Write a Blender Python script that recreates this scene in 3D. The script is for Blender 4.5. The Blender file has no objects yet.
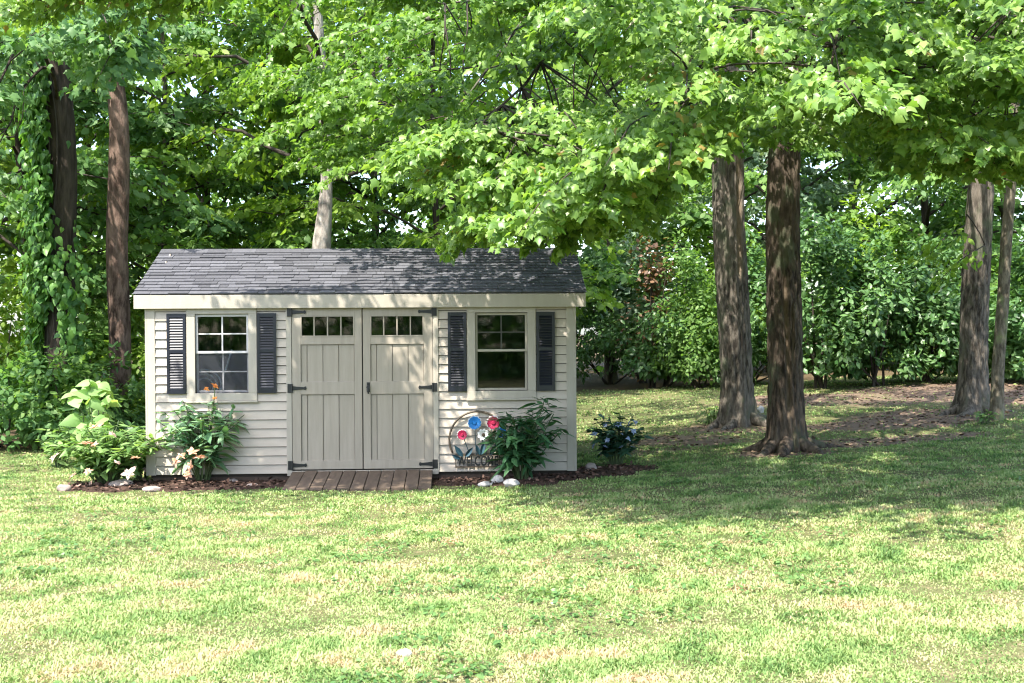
import bpy, math, random
import numpy as np
from mathutils import Vector, Matrix

rng = np.random.default_rng(7)
random.seed(7)
C = bpy.context.scene.collection
SC = bpy.context.scene
PI = math.pi
rad = math.radians

# ---------------------------------------------------------------- camera
CAM_Z, F = 1.68, 1171.0
PITCH, ROLL = rad(0.416), rad(-0.35)
cam_d = bpy.data.cameras.new('camera')
cam = bpy.data.objects.new('camera', cam_d)
C.objects.link(cam)
cam_d.sensor_width = 36.0
cam_d.lens = F / 1024 * 36.0
cam_d.clip_end = 900
RM = Matrix.Rotation(PI / 2 - PITCH, 3, 'X') @ Matrix.Rotation(ROLL, 3, 'Z')
cam.location = (0, 0, CAM_Z)
cam.rotation_euler = RM.to_euler()
SC.camera = cam

# ---------------------------------------------------------------- sky, sun, exposure
SUN_EL, SUN_AZ = rad(58), rad(33)          # azimuth: to the left of straight behind the camera
w = bpy.data.worlds.new('World')
SC.world = w
w.use_nodes = True
nt = w.node_tree
bg = nt.nodes['Background']
sky = nt.nodes.new('ShaderNodeTexSky')
sky.sky_type = 'NISHITA'
sky.sun_disc = False
sky.sun_elevation = SUN_EL
to_sun = Vector((-math.sin(SUN_AZ) * math.cos(SUN_EL), -math.cos(SUN_AZ) * math.cos(SUN_EL), math.sin(SUN_EL)))
sky.sun_rotation = math.atan2(to_sun.x, to_sun.y)
sky.air_density = 1.0
sky.dust_density = 2.0
nt.links.new(sky.outputs[0], bg.inputs[0])
bg.inputs[1].default_value = 0.15
sd = bpy.data.lights.new('sun', 'SUN')
sd.energy = 3.1
sd.angle = rad(0.53)
sd.color = (1.0, 0.95, 0.86)
sun = bpy.data.objects.new('sun', sd)
C.objects.link(sun)
sun.location = to_sun * 50
sun.rotation_euler = to_sun.to_track_quat('Z', 'Y').to_euler()
SC.view_settings.view_transform = 'Standard'
SC.view_settings.look = 'None'
SC.view_settings.exposure = 2.24
SC.view_settings.gamma = 1.0
SC.cycles.use_denoising = True
SC.cycles.filter_width = 1.15
SC.cycles.max_bounces = 8
SC.cycles.diffuse_bounces = 4
SC.cycles.glossy_bounces = 3
SC.cycles.transmission_bounces = 6
SC.cycles.transparent_max_bounces = 8
SC.cycles.sample_clamp_indirect = 6.0

# ---------------------------------------------------------------- terrain
def smooth(a, b, x):
    t = np.clip((np.asarray(x, float) - a) / (b - a), 0, 1)
    return t * t * (3 - 2 * t)

def ground_z(x, y):
    x = np.asarray(x, float); y = np.asarray(y, float)
    sx = np.clip(x, 0, 12)
    z = 0.045 * sx * smooth(2, 11, y) + 0.30 * smooth(14.5, 26, y)
    z = z + 0.012 * np.sin(x * 1.3 + y * .7) * smooth(3, 7, y) * (1 - smooth(11.3, 12.2, y) * (1 - smooth(14, 15.5, y))) \
          + 0.006 * np.sin(x * 3.1 - y * 2.3)
    return z

def ray(px, py):
    return (RM @ Vector((px - 512, 341.5 - py, -F))).normalized()

def at(px, py, Y):
    d = ray(px, py)
    t = Y / d.y
    return Vector((d.x * t, Y, CAM_Z + d.z * t))

def proj(p):
    q = RM.transposed() @ (Vector(p) - Vector((0, 0, CAM_Z)))
    return 512 + F * q.x / -q.z, 341.5 - F * q.y / -q.z

def hit(px, py):
    d = ray(px, py)
    t = 3.0
    while t < 200:
        if CAM_Z + d.z * t < float(ground_z(d.x * t, d.y * t)):
            break
        t += 0.02
    return Vector((d.x * t, d.y * t, float(ground_z(d.x * t, d.y * t))))

def val_noise(x, y, s, seed):
    """cheap smooth 2D noise in 0..1"""
    r = np.random.default_rng(seed)
    out = 0; amp = 1; tot = 0
    for o in range(3):
        for k in range(4):
            a = r.uniform(0, 2 * PI); p = r.uniform(0, 2 * PI)
            fr = s * 2 ** o * r.uniform(.7, 1.3)
            out = out + amp * np.sin((x * math.cos(a) + y * math.sin(a)) * fr + p
                                     + 1.3 * np.sin((x * math.sin(a) - y * math.cos(a)) * fr * .63 + p * 2))
            tot += amp * .55
        amp *= .55
    return np.clip(.5 + out / tot * .5, 0, 1)

# shed frame
YAW = rad(2.6)
SO = Vector((at(363.4, 472.2, 13.4).x, 13.4, 0.087))
EU = Vector((math.cos(YAW), math.sin(YAW), 0)); EV = Vector((-math.sin(YAW), math.cos(YAW), 0))
def S(u, v, z):
    return SO + EU * u + EV * v + Vector((0, 0, z))

def dirt_mask(x, y):
    """bare earth under the maples and along the hedge, 0..1"""
    m = np.zeros_like(np.asarray(x, float))
    for (px, py, rx, ry) in DIRT:
        m = np.maximum(m, 1 - smooth(.55, 1.25, np.hypot((x - px) / rx, (y - py) / ry)))
    n = .6 * val_noise(x, y, 1.6, 5) + .4 * val_noise(x, y, 6.0, 6)
    return np.clip(m * 1.7 - (n - .2) * 1.9, 0, 1)
DIRT = []
for (px, py, rx, ry) in [(690, 440, 1.0, .9), (735, 428, 1.0, 1.0), (860, 443, 1.15, .55), (935, 437, .9, .5), (780, 452, .8, .5), (640, 452, .8, .4),
                         (930, 418, 1.5, 1.3), (860, 425, 1.2, .7), (880, 398, 3.0, 1.5), (960, 390, 3.0, 1.8), (1020, 395, 2.0, 2.0), (800, 398, 1.4, .7)]:
    p = hit(px, py)
    DIRT.append((p.x, p.y, rx, ry))

BED = []     # (cx, cy, rx, ry) in world
for (u, v, rx, ry) in [(-2.75, -.35, .62, .42), (-2.0, -.28, .9, .44), (-1.15, -.26, .55, .42), (1.1, -.22, .5, .38), (1.75, -.26, .7, .46), (2.5, -.02, .6, .38), (2.95, .25, .45, .35)]:
    p = S(u, v, 0); BED.append((p.x, p.y, rx, ry))
def bed_mask(x, y):
    m = np.zeros_like(np.asarray(x, float))
    for (px, py, rx, ry) in BED:
        m = np.maximum(m, 1 - smooth(.8, 1.1, np.hypot((x - px) / rx, (y - py) / ry) + .12 * np.sin(x * 9 + y * 7)))
    return m
def shed_mask(x, y):
    u = (x - SO.x) * EU.x + (y - SO.y) * EU.y
    v = (x - SO.x) * EV.x + (y - SO.y) * EV.y
    inside = (np.abs(u) < 2.5) & (v > -.05) & (v < 2.5)
    ramp = (np.abs(u) < .82) & (v > -.80) & (v < 0)
    return (inside | ramp).astype(float)
def wood_mask(x, y):
    """woodland floor, where the lawn stops"""
    edge = np.where(x < -3, 16.6 + 1.2 * smooth(-6, -3, x), 17.8) + 8.2 * smooth(-2, 2.0, x) + .35 * np.sin(x * 1.7)
    return smooth(-.4, .5, y - edge)

# ---------------------------------------------------------------- materials
def new_mat(name):
    m = bpy.data.materials.new(name); m.use_nodes = True
    n = m.node_tree; b = n.nodes['Principled BSDF']
    return m, n, b
def N(nt, t, **kw):
    n = nt.nodes.new(t)
    for k, v in kw.items():
        if k in n.inputs: n.inputs[k].default_value = v
        else: setattr(n, k, v)
    return n
def mixc(nt, fac, a, b, blend='MIX'):
    n = nt.nodes.new('ShaderNodeMix'); n.data_type = 'RGBA'; n.blend_type = blend
    for s, v in ((0, fac), (6, a), (7, b)):
        if hasattr(v, 'node'): nt.links.new(v, n.inputs[s])
        elif s == 0: n.inputs[0].default_value = v
        else: n.inputs[s].default_value = (*v, 1) if len(v) == 3 else v
    return n.outputs[2]
def ramp(nt, src, a, b):
    n = nt.nodes.new('ShaderNodeMapRange'); n.inputs[1].default_value = a; n.inputs[2].default_value = b
    n.interpolation_type = 'SMOOTHSTEP'
    nt.links.new(src, n.inputs[0]); return n.outputs[0]
def noise(nt, scale, detail=4, vec=None, rough=.6):
    n = N(nt, 'ShaderNodeTexNoise', Scale=scale, Detail=detail, Roughness=rough)
    if vec is not None: nt.links.new(vec, n.inputs['Vector'])
    return n.outputs[0]
def objco(nt, scale=(1, 1, 1)):
    t = nt.nodes.new('ShaderNodeTexCoord'); mp = nt.nodes.new('ShaderNodeMapping')
    mp.inputs['Scale'].default_value = scale
    nt.links.new(t.outputs['Object'], mp.inputs['Vector']); return mp.outputs[0]
def bump(nt, b, h, strength, dist):
    n = N(nt, 'ShaderNodeBump', Strength=strength, Distance=dist)
    nt.links.new(h, n.inputs['Height']); nt.links.new(n.outputs[0], b.inputs['Normal'])
def attr(nt, name):
    n = nt.nodes.new('ShaderNodeAttribute'); n.attribute_name = name; return n.outputs['Fac']

def paint(name, col, col2=None, rough=.55, scale=(6, 6, 2), bstr=.15, bdist=.004, spec=.4, mott=.35, tint=0.0):
    m, n, b = new_mat(name)
    co = objco(n, scale)
    a = noise(n, 2.0, 5, co)
    col2 = col2 or tuple(c * .8 for c in col)
    c = mixc(n, ramp(n, a, .5 - mott, .5 + mott), col2, col)
    fine = noise(n, 30.0, 3, co)
    c = mixc(n, .25, c, mixc(n, fine, tuple(x * .75 for x in col), tuple(min(1, x * 1.15) for x in col)))
    if tint:
        t = attr(n, 'tint')
        c = mixc(n, tint, c, mixc(n, t, (.25, .25, .25), (1.7, 1.7, 1.7)), 'MULTIPLY')
    n.links.new(c, b.inputs['Base Color'])
    b.inputs['Roughness'].default_value = rough
    b.inputs['Specular IOR Level'].default_value = spec
    if bstr: bump(n, b, fine, bstr, bdist)
    return m

def leaf_mat(name, dark, light, warm=None, transl=.38, rough=.42, spec=.45, tcol=None, warm_at=.94, stops=None):
    """leaf colours vary from leaf to leaf with the 'tint' attribute"""
    m, n, b = new_mat(name)
    t = attr(n, 'tint')
    c = mixc(n, t, dark, light)
    if stops:
        cr = n.nodes.new('ShaderNodeValToRGB'); el = cr.color_ramp.elements
        el[0].position, el[0].color = stops[0][0], (*stops[0][1], 1); el[1].position, el[1].color = stops[-1][0], (*stops[-1][1], 1)
        for p_, c_ in stops[1:-1]:
            e_ = el.new(p_); e_.color = (*c_, 1)
        n.links.new(t, cr.inputs[0]); c = cr.outputs[0]
    if warm: c = mixc(n, ramp(n, t, warm_at, min(1, warm_at + .05)), c, warm)
    n.links.new(c, b.inputs['Base Color'])
    b.inputs['Roughness'].default_value = rough
    b.inputs['Specular IOR Level'].default_value = spec
    tr = n.nodes.new('ShaderNodeBsdfTranslucent')
    n.links.new(mixc(n, 1.0, c, tcol or (1.7, 1.75, .75), 'MULTIPLY'), tr.inputs[0])
    mx = n.nodes.new('ShaderNodeMixShader'); mx.inputs[0].default_value = transl
    out = n.nodes['Material Output']
    n.links.new(b.outputs[0], mx.inputs[1]); n.links.new(tr.outputs[0], mx.inputs[2]); n.links.new(mx.outputs[0], out.inputs[0])
    return m

def bark_mat(name, dark, light, zs=1.0, moss=None, sc=14):
    m, n, b = new_mat(name)
    co = objco(n, (sc, sc, sc * .16 * zs))
    a = noise(n, 1.0, 6, co, .65)
    co2 = objco(n, (1.2, 1.2, .5))
    big = noise(n, 1.4, 4, co2)
    c = mixc(n, ramp(n, a, .36, .66), dark, light)
    c = mixc(n, ramp(n, big, .4, .7), c, mixc(n, .5, c, tuple(min(1, x * 1.35) for x in light)))
    if moss:
        c = mixc(n, ramp(n, noise(n, 2.2, 5, objco(n, (1.5, 1.5, .9))), .52, .66), c, moss)
    t = attr(n, 'tint')
    c = mixc(n, t, c, mixc(n, a, (.10, .072, .05), (.26, .20, .14)))       # bare wood of an old scar
    n.links.new(c, b.inputs['Base Color'])
    b.inputs['Roughness'].default_value = .9
    b.inputs['Specular IOR Level'].default_value = .15
    bump(n, b, a, 1.0, .03)
    return m

# ---------------------------------------------------------------- mesh helpers
class MB:
    """collects shapes into one mesh"""
    def __init__(s): s.v = []; s.f = []; s.t = []
    def add(s, vs, fs, tint=0.0):
        o = len(s.v); s.v += [tuple(p) for p in vs]; s.f += [tuple(i + o for i in f) for f in fs]; s.t += [tint] * len(vs)
    def box(s, x0, x1, y0, y1, z0, z1, tint=0.0):
        vs = [(x, y, z) for z in (z0, z1) for y in (y0, y1) for x in (x0, x1)]
        s.add(vs, [(0, 2, 3, 1), (4, 5, 7, 6), (0, 1, 5, 4), (2, 6, 7, 3), (0, 4, 6, 2), (1, 3, 7, 5)], tint)
    def hexa(s, p, tint=0.0):
        """8 points: bottom ring 0-3, top ring 4-7"""
        s.add(p, [(3, 2, 1, 0), (4, 5, 6, 7), (0, 1, 5, 4), (1, 2, 6, 5), (2, 3, 7, 6), (3, 0, 4, 7)], tint)
    def tube(s, pts, rs, n=6, tint=0.0, cap=True):
        pts = [Vector(p) for p in pts]
        if not hasattr(rs, '__len__'): rs = [rs] * len(pts)
        vs = []; fs = []
        ref = None
        for i, p in enumerate(pts):
            d = (pts[min(i + 1, len(pts) - 1)] - pts[max(i - 1, 0)])
            d = d.normalized() if d.length > 1e-9 else Vector((0, 0, 1))
            if ref is None:
                ref = Vector((1, 0, 0)) if abs(d.x) < .8 else Vector((0, 1, 0))
            a = (ref - d * ref.dot(d)).normalized(); b_ = d.cross(a); ref = a
            for k in range(n):
                t = 2 * PI * k / n
                vs.append(p + (a * math.cos(t) + b_ * math.sin(t)) * rs[i])
        for i in range(len(pts) - 1):
            for k in range(n):
                fs.append((i * n + k, i * n + (k + 1) % n, (i + 1) * n + (k + 1) % n, (i + 1) * n + k))
        if cap:
            fs.append(tuple(range(n - 1, -1, -1))); fs.append(tuple((len(pts) - 1) * n + k for k in range(n)))
        s.add(vs, fs, tint)
    def build(s, name, mat, parent=None, bevel=0, smooth_=False):
        me = bpy.data.meshes.new(name); me.from_pydata(s.v, [], s.f); me.update()
        if any(s.t):
            a = me.attributes.new('tint', 'FLOAT', 'POINT'); a.data.foreach_set('value', np.array(s.t, np.float32))
        me.materials.append(mat)
        o = bpy.data.objects.new(name, me); C.objects.link(o)
        if parent: o.parent = parent
        if bevel:
            b = o.modifiers.new('bevel', 'BEVEL'); b.width = bevel; b.segments = 2; b.limit_method = 'ANGLE'
        if smooth_: me.polygons.foreach_set('use_smooth', [True] * len(me.polygons))
        return o

def np_mesh(name, verts, faces, mat, parent=None, tint=None, smooth_=False, extra=None):
    """verts (N,3), faces (M,k) numpy"""
    me = bpy.data.meshes.new(name)
    verts = np.ascontiguousarray(verts, np.float32); faces = np.ascontiguousarray(faces, np.int32)
    k = faces.shape[1]
    me.vertices.add(len(verts)); me.vertices.foreach_set('co', verts.ravel())
    me.loops.add(faces.size); me.loops.foreach_set('vertex_index', faces.ravel())
    me.polygons.add(len(faces))
    me.polygons.foreach_set('loop_start', np.arange(0, faces.size, k, dtype=np.int32))
    if smooth_: me.polygons.foreach_set('use_smooth', np.ones(len(faces), bool))
    me.update(calc_edges=True)
    if tint is not None:
        a = me.attributes.new('tint', 'FLOAT', 'POINT'); a.data.foreach_set('value', np.ascontiguousarray(tint, np.float32))
    for nm, arr in (extra or {}).items():
        a = me.attributes.new(nm, 'FLOAT', 'POINT'); a.data.foreach_set('value', np.ascontiguousarray(arr, np.float32))
    me.materials.append(mat)
    o = bpy.data.objects.new(name, me); C.objects.link(o)
    if parent: o.parent = parent
    return o

def tag(o, label=None, cat=None, group=None, kind=None):
    for k, v in (('label', label), ('category', cat), ('group', group), ('kind', kind)):
        if v: o[k] = v
    return o
def thing(name, label, cat, loc, rz=0, group=None):
    o = bpy.data.objects.new(name, None); C.objects.link(o)
    o.empty_display_size = .2
    o.location = loc; o.rotation_euler = (0, 0, rz)
    return tag(o, label, cat, group)

# leaf outlines: (vertices, triangles); x across, y along the midrib, z out of the blade
def fan(outline, c=(0, .38, .0), droop=.30, cup=.22):
    v = [c] + [(x, y, 0) for x, y in outline]
    v = np.array(v, float); v[:, 2] += -droop * v[:, 1] ** 2 + droop * .1 - cup * np.abs(v[:, 0])
    n = len(outline)
    return v, np.array([(0, i + 1, (i + 1) % n + 1) for i in range(n)])
half = [(.06, .02), (.36, -.04), (.38, .16), (.58, .40), (.36, .50), (.24, .66)]
MAPLE = fan(half + [(0, 1.0)] + [(-x, y) for x, y in half[::-1]], droop=.34)
half = [(.05, .05), (.27, .28), (.30, .5), (.17, .78)]
OVAL = fan([(0, 0)] + half + [(0, 1.0)] + [(-x, y) for x, y in half[::-1]], c=(0, .5, .0), droop=.25)
half = [(.13, .22), (.17, .5), (.10, .8)]
LANCE = fan([(0, 0)] + half + [(0, 1.0)] + [(-x, y) for x, y in half[::-1]], c=(0, .5, .0), droop=.35, cup=.3)
half = [(.22, -.06), (.42, .12), (.40, .38), (.22, .7)]
HEART = fan([(0, .05)] + half + [(0, 1.0)] + [(-x, y) for x, y in half[::-1]], c=(0, .42, .0), droop=.35, cup=.25)
DIAM = (np.array([(0, 0, 0), (.30, .42, -.10), (0, 1, -.22), (-.30, .42, -.10)], float), np.array([(0, 1, 2), (0, 2, 3)]))
HEX = (np.array([(0, 0, 0), (.30, .28, -.10), (.26, .66, -.16), (0, 1, -.25), (-.26, .66, -.16), (-.30, .28, -.10)], float),
       np.array([(0, 1, 2), (0, 2, 3), (0, 3, 4), (0, 4, 5)]))

def unit(a): return a / np.maximum(np.linalg.norm(a, axis=-1, keepdims=True), 1e-9)

class Leaves:
    def __init__(s): s.p = []; s.d = []; s.n = []; s.s = []; s.t = []
    def add(s, p, d, n, size, tint=None):
        k = len(p)
        s.p.append(p); s.d.append(d); s.n.append(n); s.s.append(np.broadcast_to(size, k))
        s.t.append(rng.random(k) if tint is None else np.broadcast_to(tint, k))
    def count(s): return sum(len(x) for x in s.p)
    def build(s, name, mat, shape, parent=None, base=(0, 0, 0), keep=None, wood=None, wood_mat=None):
        p = np.concatenate(s.p); d = unit(np.concatenate(s.d)); n = np.concatenate(s.n); z = np.concatenate(s.s); t = np.concatenate(s.t)
        if keep is not None:
            k = keep(p); p, d, n, z, t = p[k], d[k], n[k], z[k], t[k]
        n = unit(n - d * np.sum(n * d, 1, keepdims=True)); x = np.cross(d, n)
        tv, tf = shape
        vary = rng.uniform(.72, 1.15, (len(p), 1, 1)); curl = rng.uniform(.1, 2.6, (len(p), 1, 1))
        V = p[:, None, :] + z[:, None, None] * (x[:, None, :] * tv[None, :, 0:1] * vary + d[:, None, :] * tv[None, :, 1:2] + n[:, None, :] * (tv[None, :, 2:3] * curl))
        V = V - np.array(base)[None, None, :]
        Fc = tf[None] + (np.arange(len(p)) * len(tv))[:, None, None]
        V = V.reshape(-1, 3); Fc = Fc.reshape(-1, 3); T = np.repeat(t, len(tv)); nf = len(Fc)
        if wood is not None and wood.v:
            tri = np.array([(f[0], f[i], f[i + 1]) for f in wood.f for i in range(1, len(f) - 1)]) + len(V)
            V = np.concatenate([V, np.array(wood.v)]); Fc = np.concatenate([Fc, tri]); T = np.concatenate([T, np.zeros(len(wood.v))])
        o = np_mesh(name, V, Fc, mat, parent, T)
        if wood is not None and wood.v:
            o.data.materials.append(wood_mat)
            mi = np.zeros(len(Fc), np.int32); mi[nf:] = 1; o.data.polygons.foreach_set('material_index', mi)
        return o

def spray(L, W, P, D, length, ntw, nlf, size, droop=.25, tintshift=0.0, flat=.5, width=.48):
    """a leafy branchlet: axis with side twigs carrying leaves, W collects the woody axis"""
    P = np.array(P, float); D = np.array(D, float); D = D / np.linalg.norm(D)
    side = np.cross(D, (0, 0, 1.)); side /= max(np.linalg.norm(side), 1e-6)
    upv = np.cross(side, D)
    t = np.repeat(np.linspace(.12, 1.0, ntw), 2)[:, None]
    sg = np.tile([1., -1.], ntw)[:, None]
    org = P + D * length * t + np.array((0, 0, -1.)) * droop * length * t ** 2
    td = D * rng.uniform(.45, .9, t.shape) + side * sg * rng.uniform(.7, 1.1, t.shape) + upv * rng.normal(0, .22, t.shape)
    td = unit(td)
    tl = length * width * (1.05 - .62 * t) * rng.uniform(.7, 1.25, t.shape)
    k = np.linspace(.2, 1.0, nlf)[None, :, None]
    kk = k + rng.uniform(-.06, .06, (len(t), nlf, 1))
    pos = org[:, None, :] + td[:, None, :] * tl[:, None, :] * kk + np.array((0, 0, -1.)) * (.22 * tl[:, None, :] * kk ** 2)
    pos = pos + rng.normal(0, .025, pos.shape) * (size / .11)
    ls = np.where(np.arange(nlf) % 2 == 0, 1., -1.)[None, :, None]
    lside = np.cross(td, upv)[:, None, :]
    dr = td[:, None, :] * .8 + lside * ls * rng.uniform(.3, 1.0, kk.shape) + np.array((0, 0, -1.)) * rng.uniform(.1, .75, kk.shape)
    nm = np.array((0, 0, 1.)) + D * .35 + rng.normal(0, flat, pos.shape)
    m = pos.shape[0] * nlf
    L.add(pos.reshape(m, 3), dr.reshape(m, 3), nm.reshape(m, 3), size * rng.uniform(.5, 1.25, m),
          np.clip(rng.random(m) * .8 + rng.random() * .25 + tintshift, 0, 1))
    if W is not None:
        W.tube([P, P + D * length * .5 + np.array((0, 0, -droop * length * .25)), P + D * length + np.array((0, 0, -droop * length))],
               [.012 * length / 1.2, .008, .003], 4)

def trunk_mesh(name, pts, radii, mat, parent, base, seg=40, rings_per_m=9, ridge=.035, nr=13, seed=0, flare=.5, flare_h=.6, scar=None, lobes=5):
    """tapered trunk with furrowed bark in the mesh; scar = (angle, half width, z0, z1)"""
    r = np.random.default_rng(seed)
    P = np.array([tuple(p) for p in pts], float); R = np.array(radii, float)
    seglen = np.linalg.norm(np.diff(P, axis=0), axis=1); s = np.concatenate([[0], np.cumsum(seglen)])
    nrings = max(6, int(s[-1] * rings_per_m))
    q = np.linspace(0, s[-1], nrings)
    path = np.stack([np.interp(q, s, P[:, i]) for i in range(3)], 1)
    for _ in range(max(2, nrings // 14)):          # round the bends
        path[1:-1] = (path[:-2] + 2 * path[1:-1] + path[2:]) / 4
    rr = np.interp(q, s, R)
    a = np.linspace(0, 2 * PI, seg, endpoint=False)
    A, Q = np.meshgrid(a, q)
    ph = r.uniform(0, 6.28, 8)
    wob = A + .10 * np.sin(Q * 2.3 + ph[0]) + .05 * np.sin(Q * 7.1 + ph[1])
    rid = np.abs(np.sin(wob * nr / 2 + .7 * np.sin(Q * 3.0 + ph[2]))) ** .6 - .6 + .45 * np.sin(wob * (nr + 6) + Q * 5 + ph[3]) * .5
    rid = rid + .3 * np.sin(Q * 21 + np.sin(A * 3) * 3 + ph[6])
    big = .05 * np.sin(2 * A + Q * .8 + ph[4]) + .04 * np.sin(3 * A - Q * 1.1 + ph[5])
    fl = flare * np.exp(-Q / flare_h * 2.2) * (.72 + .55 * np.maximum(0, np.sin(A * lobes / 1.0 + ph[7])) ** 1.2)
    k = 1 + ridge * rid + big + fl
    tint = np.zeros_like(A)
    if scar:
        for (a0, hw, z0, z1, depth) in scar:
            d = np.abs((A - a0 - .08 * np.sin(Q * 2.1) + PI) % (2 * PI) - PI) / hw
            m = (1 - smooth(.5, 1.0, d)) * smooth(z0, z0 + .25, Q) * (1 - smooth(z1 - .4, z1, Q))
            lip = np.exp(-((d - 1.2) / .4) ** 2) * smooth(z0 - .2, z0 + .3, Q) * (1 - smooth(z1 - .4, z1 + .2, Q))
            k = k - depth * m + .06 * lip
            tint = np.maximum(tint, m)
    rad_ = rr[:, None] * k
    V = np.stack([path[:, 0:1] + rad_ * np.cos(A), path[:, 1:2] + rad_ * np.sin(A), path[:, 2:3] - .12 * np.exp(-Q * 6) + 0 * A], 2) - np.array(base)
    i = np.arange(nrings - 1)[:, None] * seg; j = np.arange(seg)[None]
    Fc = np.stack([i + j, i + (j + 1) % seg, i + seg + (j + 1) % seg, i + seg + j], 2).reshape(-1, 4)
    return np_mesh(name, V.reshape(-1, 3), Fc, mat, parent, tint.ravel(), True)

# ================================================================= MATERIALS
M = {}
M['siding'] = paint('vinyl siding', (.46, .395, .325), (.365, .31, .25), .5, (2.2, 2.2, 5), .12, .002)
M['trim'] = paint('taupe painted trim', (.385, .345, .285), (.30, .268, .22), .5, (5, 5, 1.2), .12, .002)
M['door'] = paint('taupe painted boards', (.345, .30, .242), (.25, .215, .17), .55, (9, 9, .9), .2, .003)
M['groove'] = paint('shadowed groove paint', (.30, .27, .23), None, .7)
M['shutter'] = paint('navy painted shutter', (.006, .007, .016), (.004, .005, .011), .33, spec=.6, bstr=0)
M['iron'] = paint('black iron', (.012, .012, .013), None, .42, spec=.5)
M['sash'] = paint('white vinyl sash', (.50, .48, .48), (.42, .40, .40), .4)
M['muntin'] = paint('muntin coloured dim', (.05, .048, .04), None, .5)  # dimness of a grille behind glass put into the colour
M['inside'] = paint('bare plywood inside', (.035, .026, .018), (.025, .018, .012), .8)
M['shingle'] = paint('asphalt shingle', (.112, .112, .124), (.078, .078, .088), .9, (14, 14, 14), .6, .004, .2, .3, .85)
M['skid'] = paint('dark pressure treated timber', (.075, .05, .035), (.045, .03, .022), .85)
M['ramp'] = paint('weathered brown ramp boards', (.130, .096, .070), (.068, .049, .036), .85, (9, 2.2, 9), .5, .004, .2, .3, .35)
m, n, b = new_mat('window glass')
b.inputs['Base Color'].default_value = (.02, .025, .025, 1); b.inputs['Roughness'].default_value = .03
b.inputs['IOR'].default_value = 1.5; b.inputs['Specular IOR Level'].default_value = .75
tr = n.nodes.new('ShaderNodeBsdfTransparent'); tr.inputs[0].default_value = (.72, .76, .76, 1)
mx = n.nodes.new('ShaderNodeMixShader')
gl = n.nodes.new('ShaderNodeBsdfGlossy'); gl.inputs['Roughness'].default_value = .03; gl.inputs[0].default_value = (.95, .98, 1, 1)
lw = N(n, 'ShaderNodeLayerWeight', Blend=.12)
rm = n.nodes.new('ShaderNodeMapRange'); rm.inputs[3].default_value = .035; rm.inputs[4].default_value = .9
n.links.new(lw.outputs['Fresnel'], rm.inputs[0]); n.links.new(rm.outputs[0], mx.inputs[0])
n.links.new(tr.outputs[0], mx.inputs[1]); n.links.new(gl.outputs[0], mx.inputs[2]); n.links.new(mx.outputs[0], n.nodes['Material Output'].inputs[0])
M['glass'] = m
m, n, b = new_mat('insect screen')
b.inputs['Base Color'].default_value = (.05, .053, .066, 1); b.inputs['Roughness'].default_value = .5
tr = n.nodes.new('ShaderNodeBsdfTransparent'); mx = n.nodes.new('ShaderNodeMixShader'); mx.inputs[0].default_value = .22
n.links.new(tr.outputs[0], mx.inputs[1]); n.links.new(b.outputs[0], mx.inputs[2]); n.links.new(mx.outputs[0], n.nodes['Material Output'].inputs[0])
M['screen'] = m
M['chrome'] = paint('pale metal', (.80, .83, .90), None, .45)
M['bark_maple'] = bark_mat('maple bark', (.022, .016, .012), (.105, .080, .060), 1.6, (.075, .082, .05), 22)
M['bark_grey'] = bark_mat('grey furrowed bark', (.030, .025, .020), (.155, .132, .108), 1.6, (.085, .09, .06), 22)
M['bark_light'] = bark_mat('pale grey bark', (.12, .10, .09), (.36, .325, .29), 1.6)
M['bark_pine'] = bark_mat('reddish pine bark', (.040, .024, .018), (.17, .115, .090), 2.2, None, 12)
M['bark_dark'] = bark_mat('dark bark', (.018, .014, .011), (.060, .047, .036), 1.0)  # darkest of the bark tones
M['bark_slim'] = bark_mat('mossy slim bark', (.055, .045, .032), (.18, .155, .115), 2.0, (.17, .20, .09), 18)
M['twig'] = paint('twig bark', (.05, .038, .028), (.032, .025, .02), .85)
M['stem'] = paint('green stem', (.07, .10, .035), (.05, .075, .03), .6)
LM = {}
LM['maple'] = leaf_mat('maple leaf', (.062, .145, .022), (.235, .35, .085), (.26, .19, .06), .42, .40, .45, warm_at=.985)
LM['maple_b'] = leaf_mat('maple leaf deeper', (.068, .150, .022), (.185, .300, .060), None, .46, .42, .4)
LM['wood'] = leaf_mat('woodland leaf', (.065, .145, .032), (.180, .290, .075), None, .46, .5, .3)
LM['wood_y'] = leaf_mat('woodland leaf yellowish', (.095, .185, .024), (.235, .345, .060), None, .50, .5, .3)
LM['wood_b'] = leaf_mat('woodland leaf bluish', (.052, .128, .040), (.150, .260, .090), None, .44, .5, .3)
LM['rhodo'] = leaf_mat('laurel leaf', (.030, .088, .023), (.125, .225, .072), None, .32, .40, .45)
LM['silver'] = leaf_mat('silvery leaf', (.090, .160, .100), (.230, .310, .205), None, .38, .5, .3)
LM['brown'] = leaf_mat('dry brown leaf', (.09, .05, .03), (.20, .11, .06), None, .3)
LM['ivy'] = leaf_mat('ivy leaf', (.040, .120, .022), (.125, .25, .050), None, .34, .45, .4)
LM['lily'] = leaf_mat('yellow green garden leaf', (.085, .170, .050), (.24, .36, .13), None, .38, .5, .3)
LM['peony'] = leaf_mat('blue green garden leaf', (.070, .175, .080), (.25, .38, .21), None, .3, .42, .4)
LM['peony_d'] = leaf_mat('dark garden leaf', (.020, .075, .030), (.065, .155, .060), None, .3, .42, .4)
LM['heart'] = leaf_mat('pale broad leaf', (.19, .32, .11), (.32, .45, .19), None, .45, .5, .3)
LM['hydra'] = leaf_mat('deep blue green leaf', (.018, .062, .036), (.055, .125, .070), None, .25)
LM['peach'] = leaf_mat('peach petal', (.50, .25, .14), (.66, .42, .30), None, .35, tcol=(1.1, 1, .9))
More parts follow.
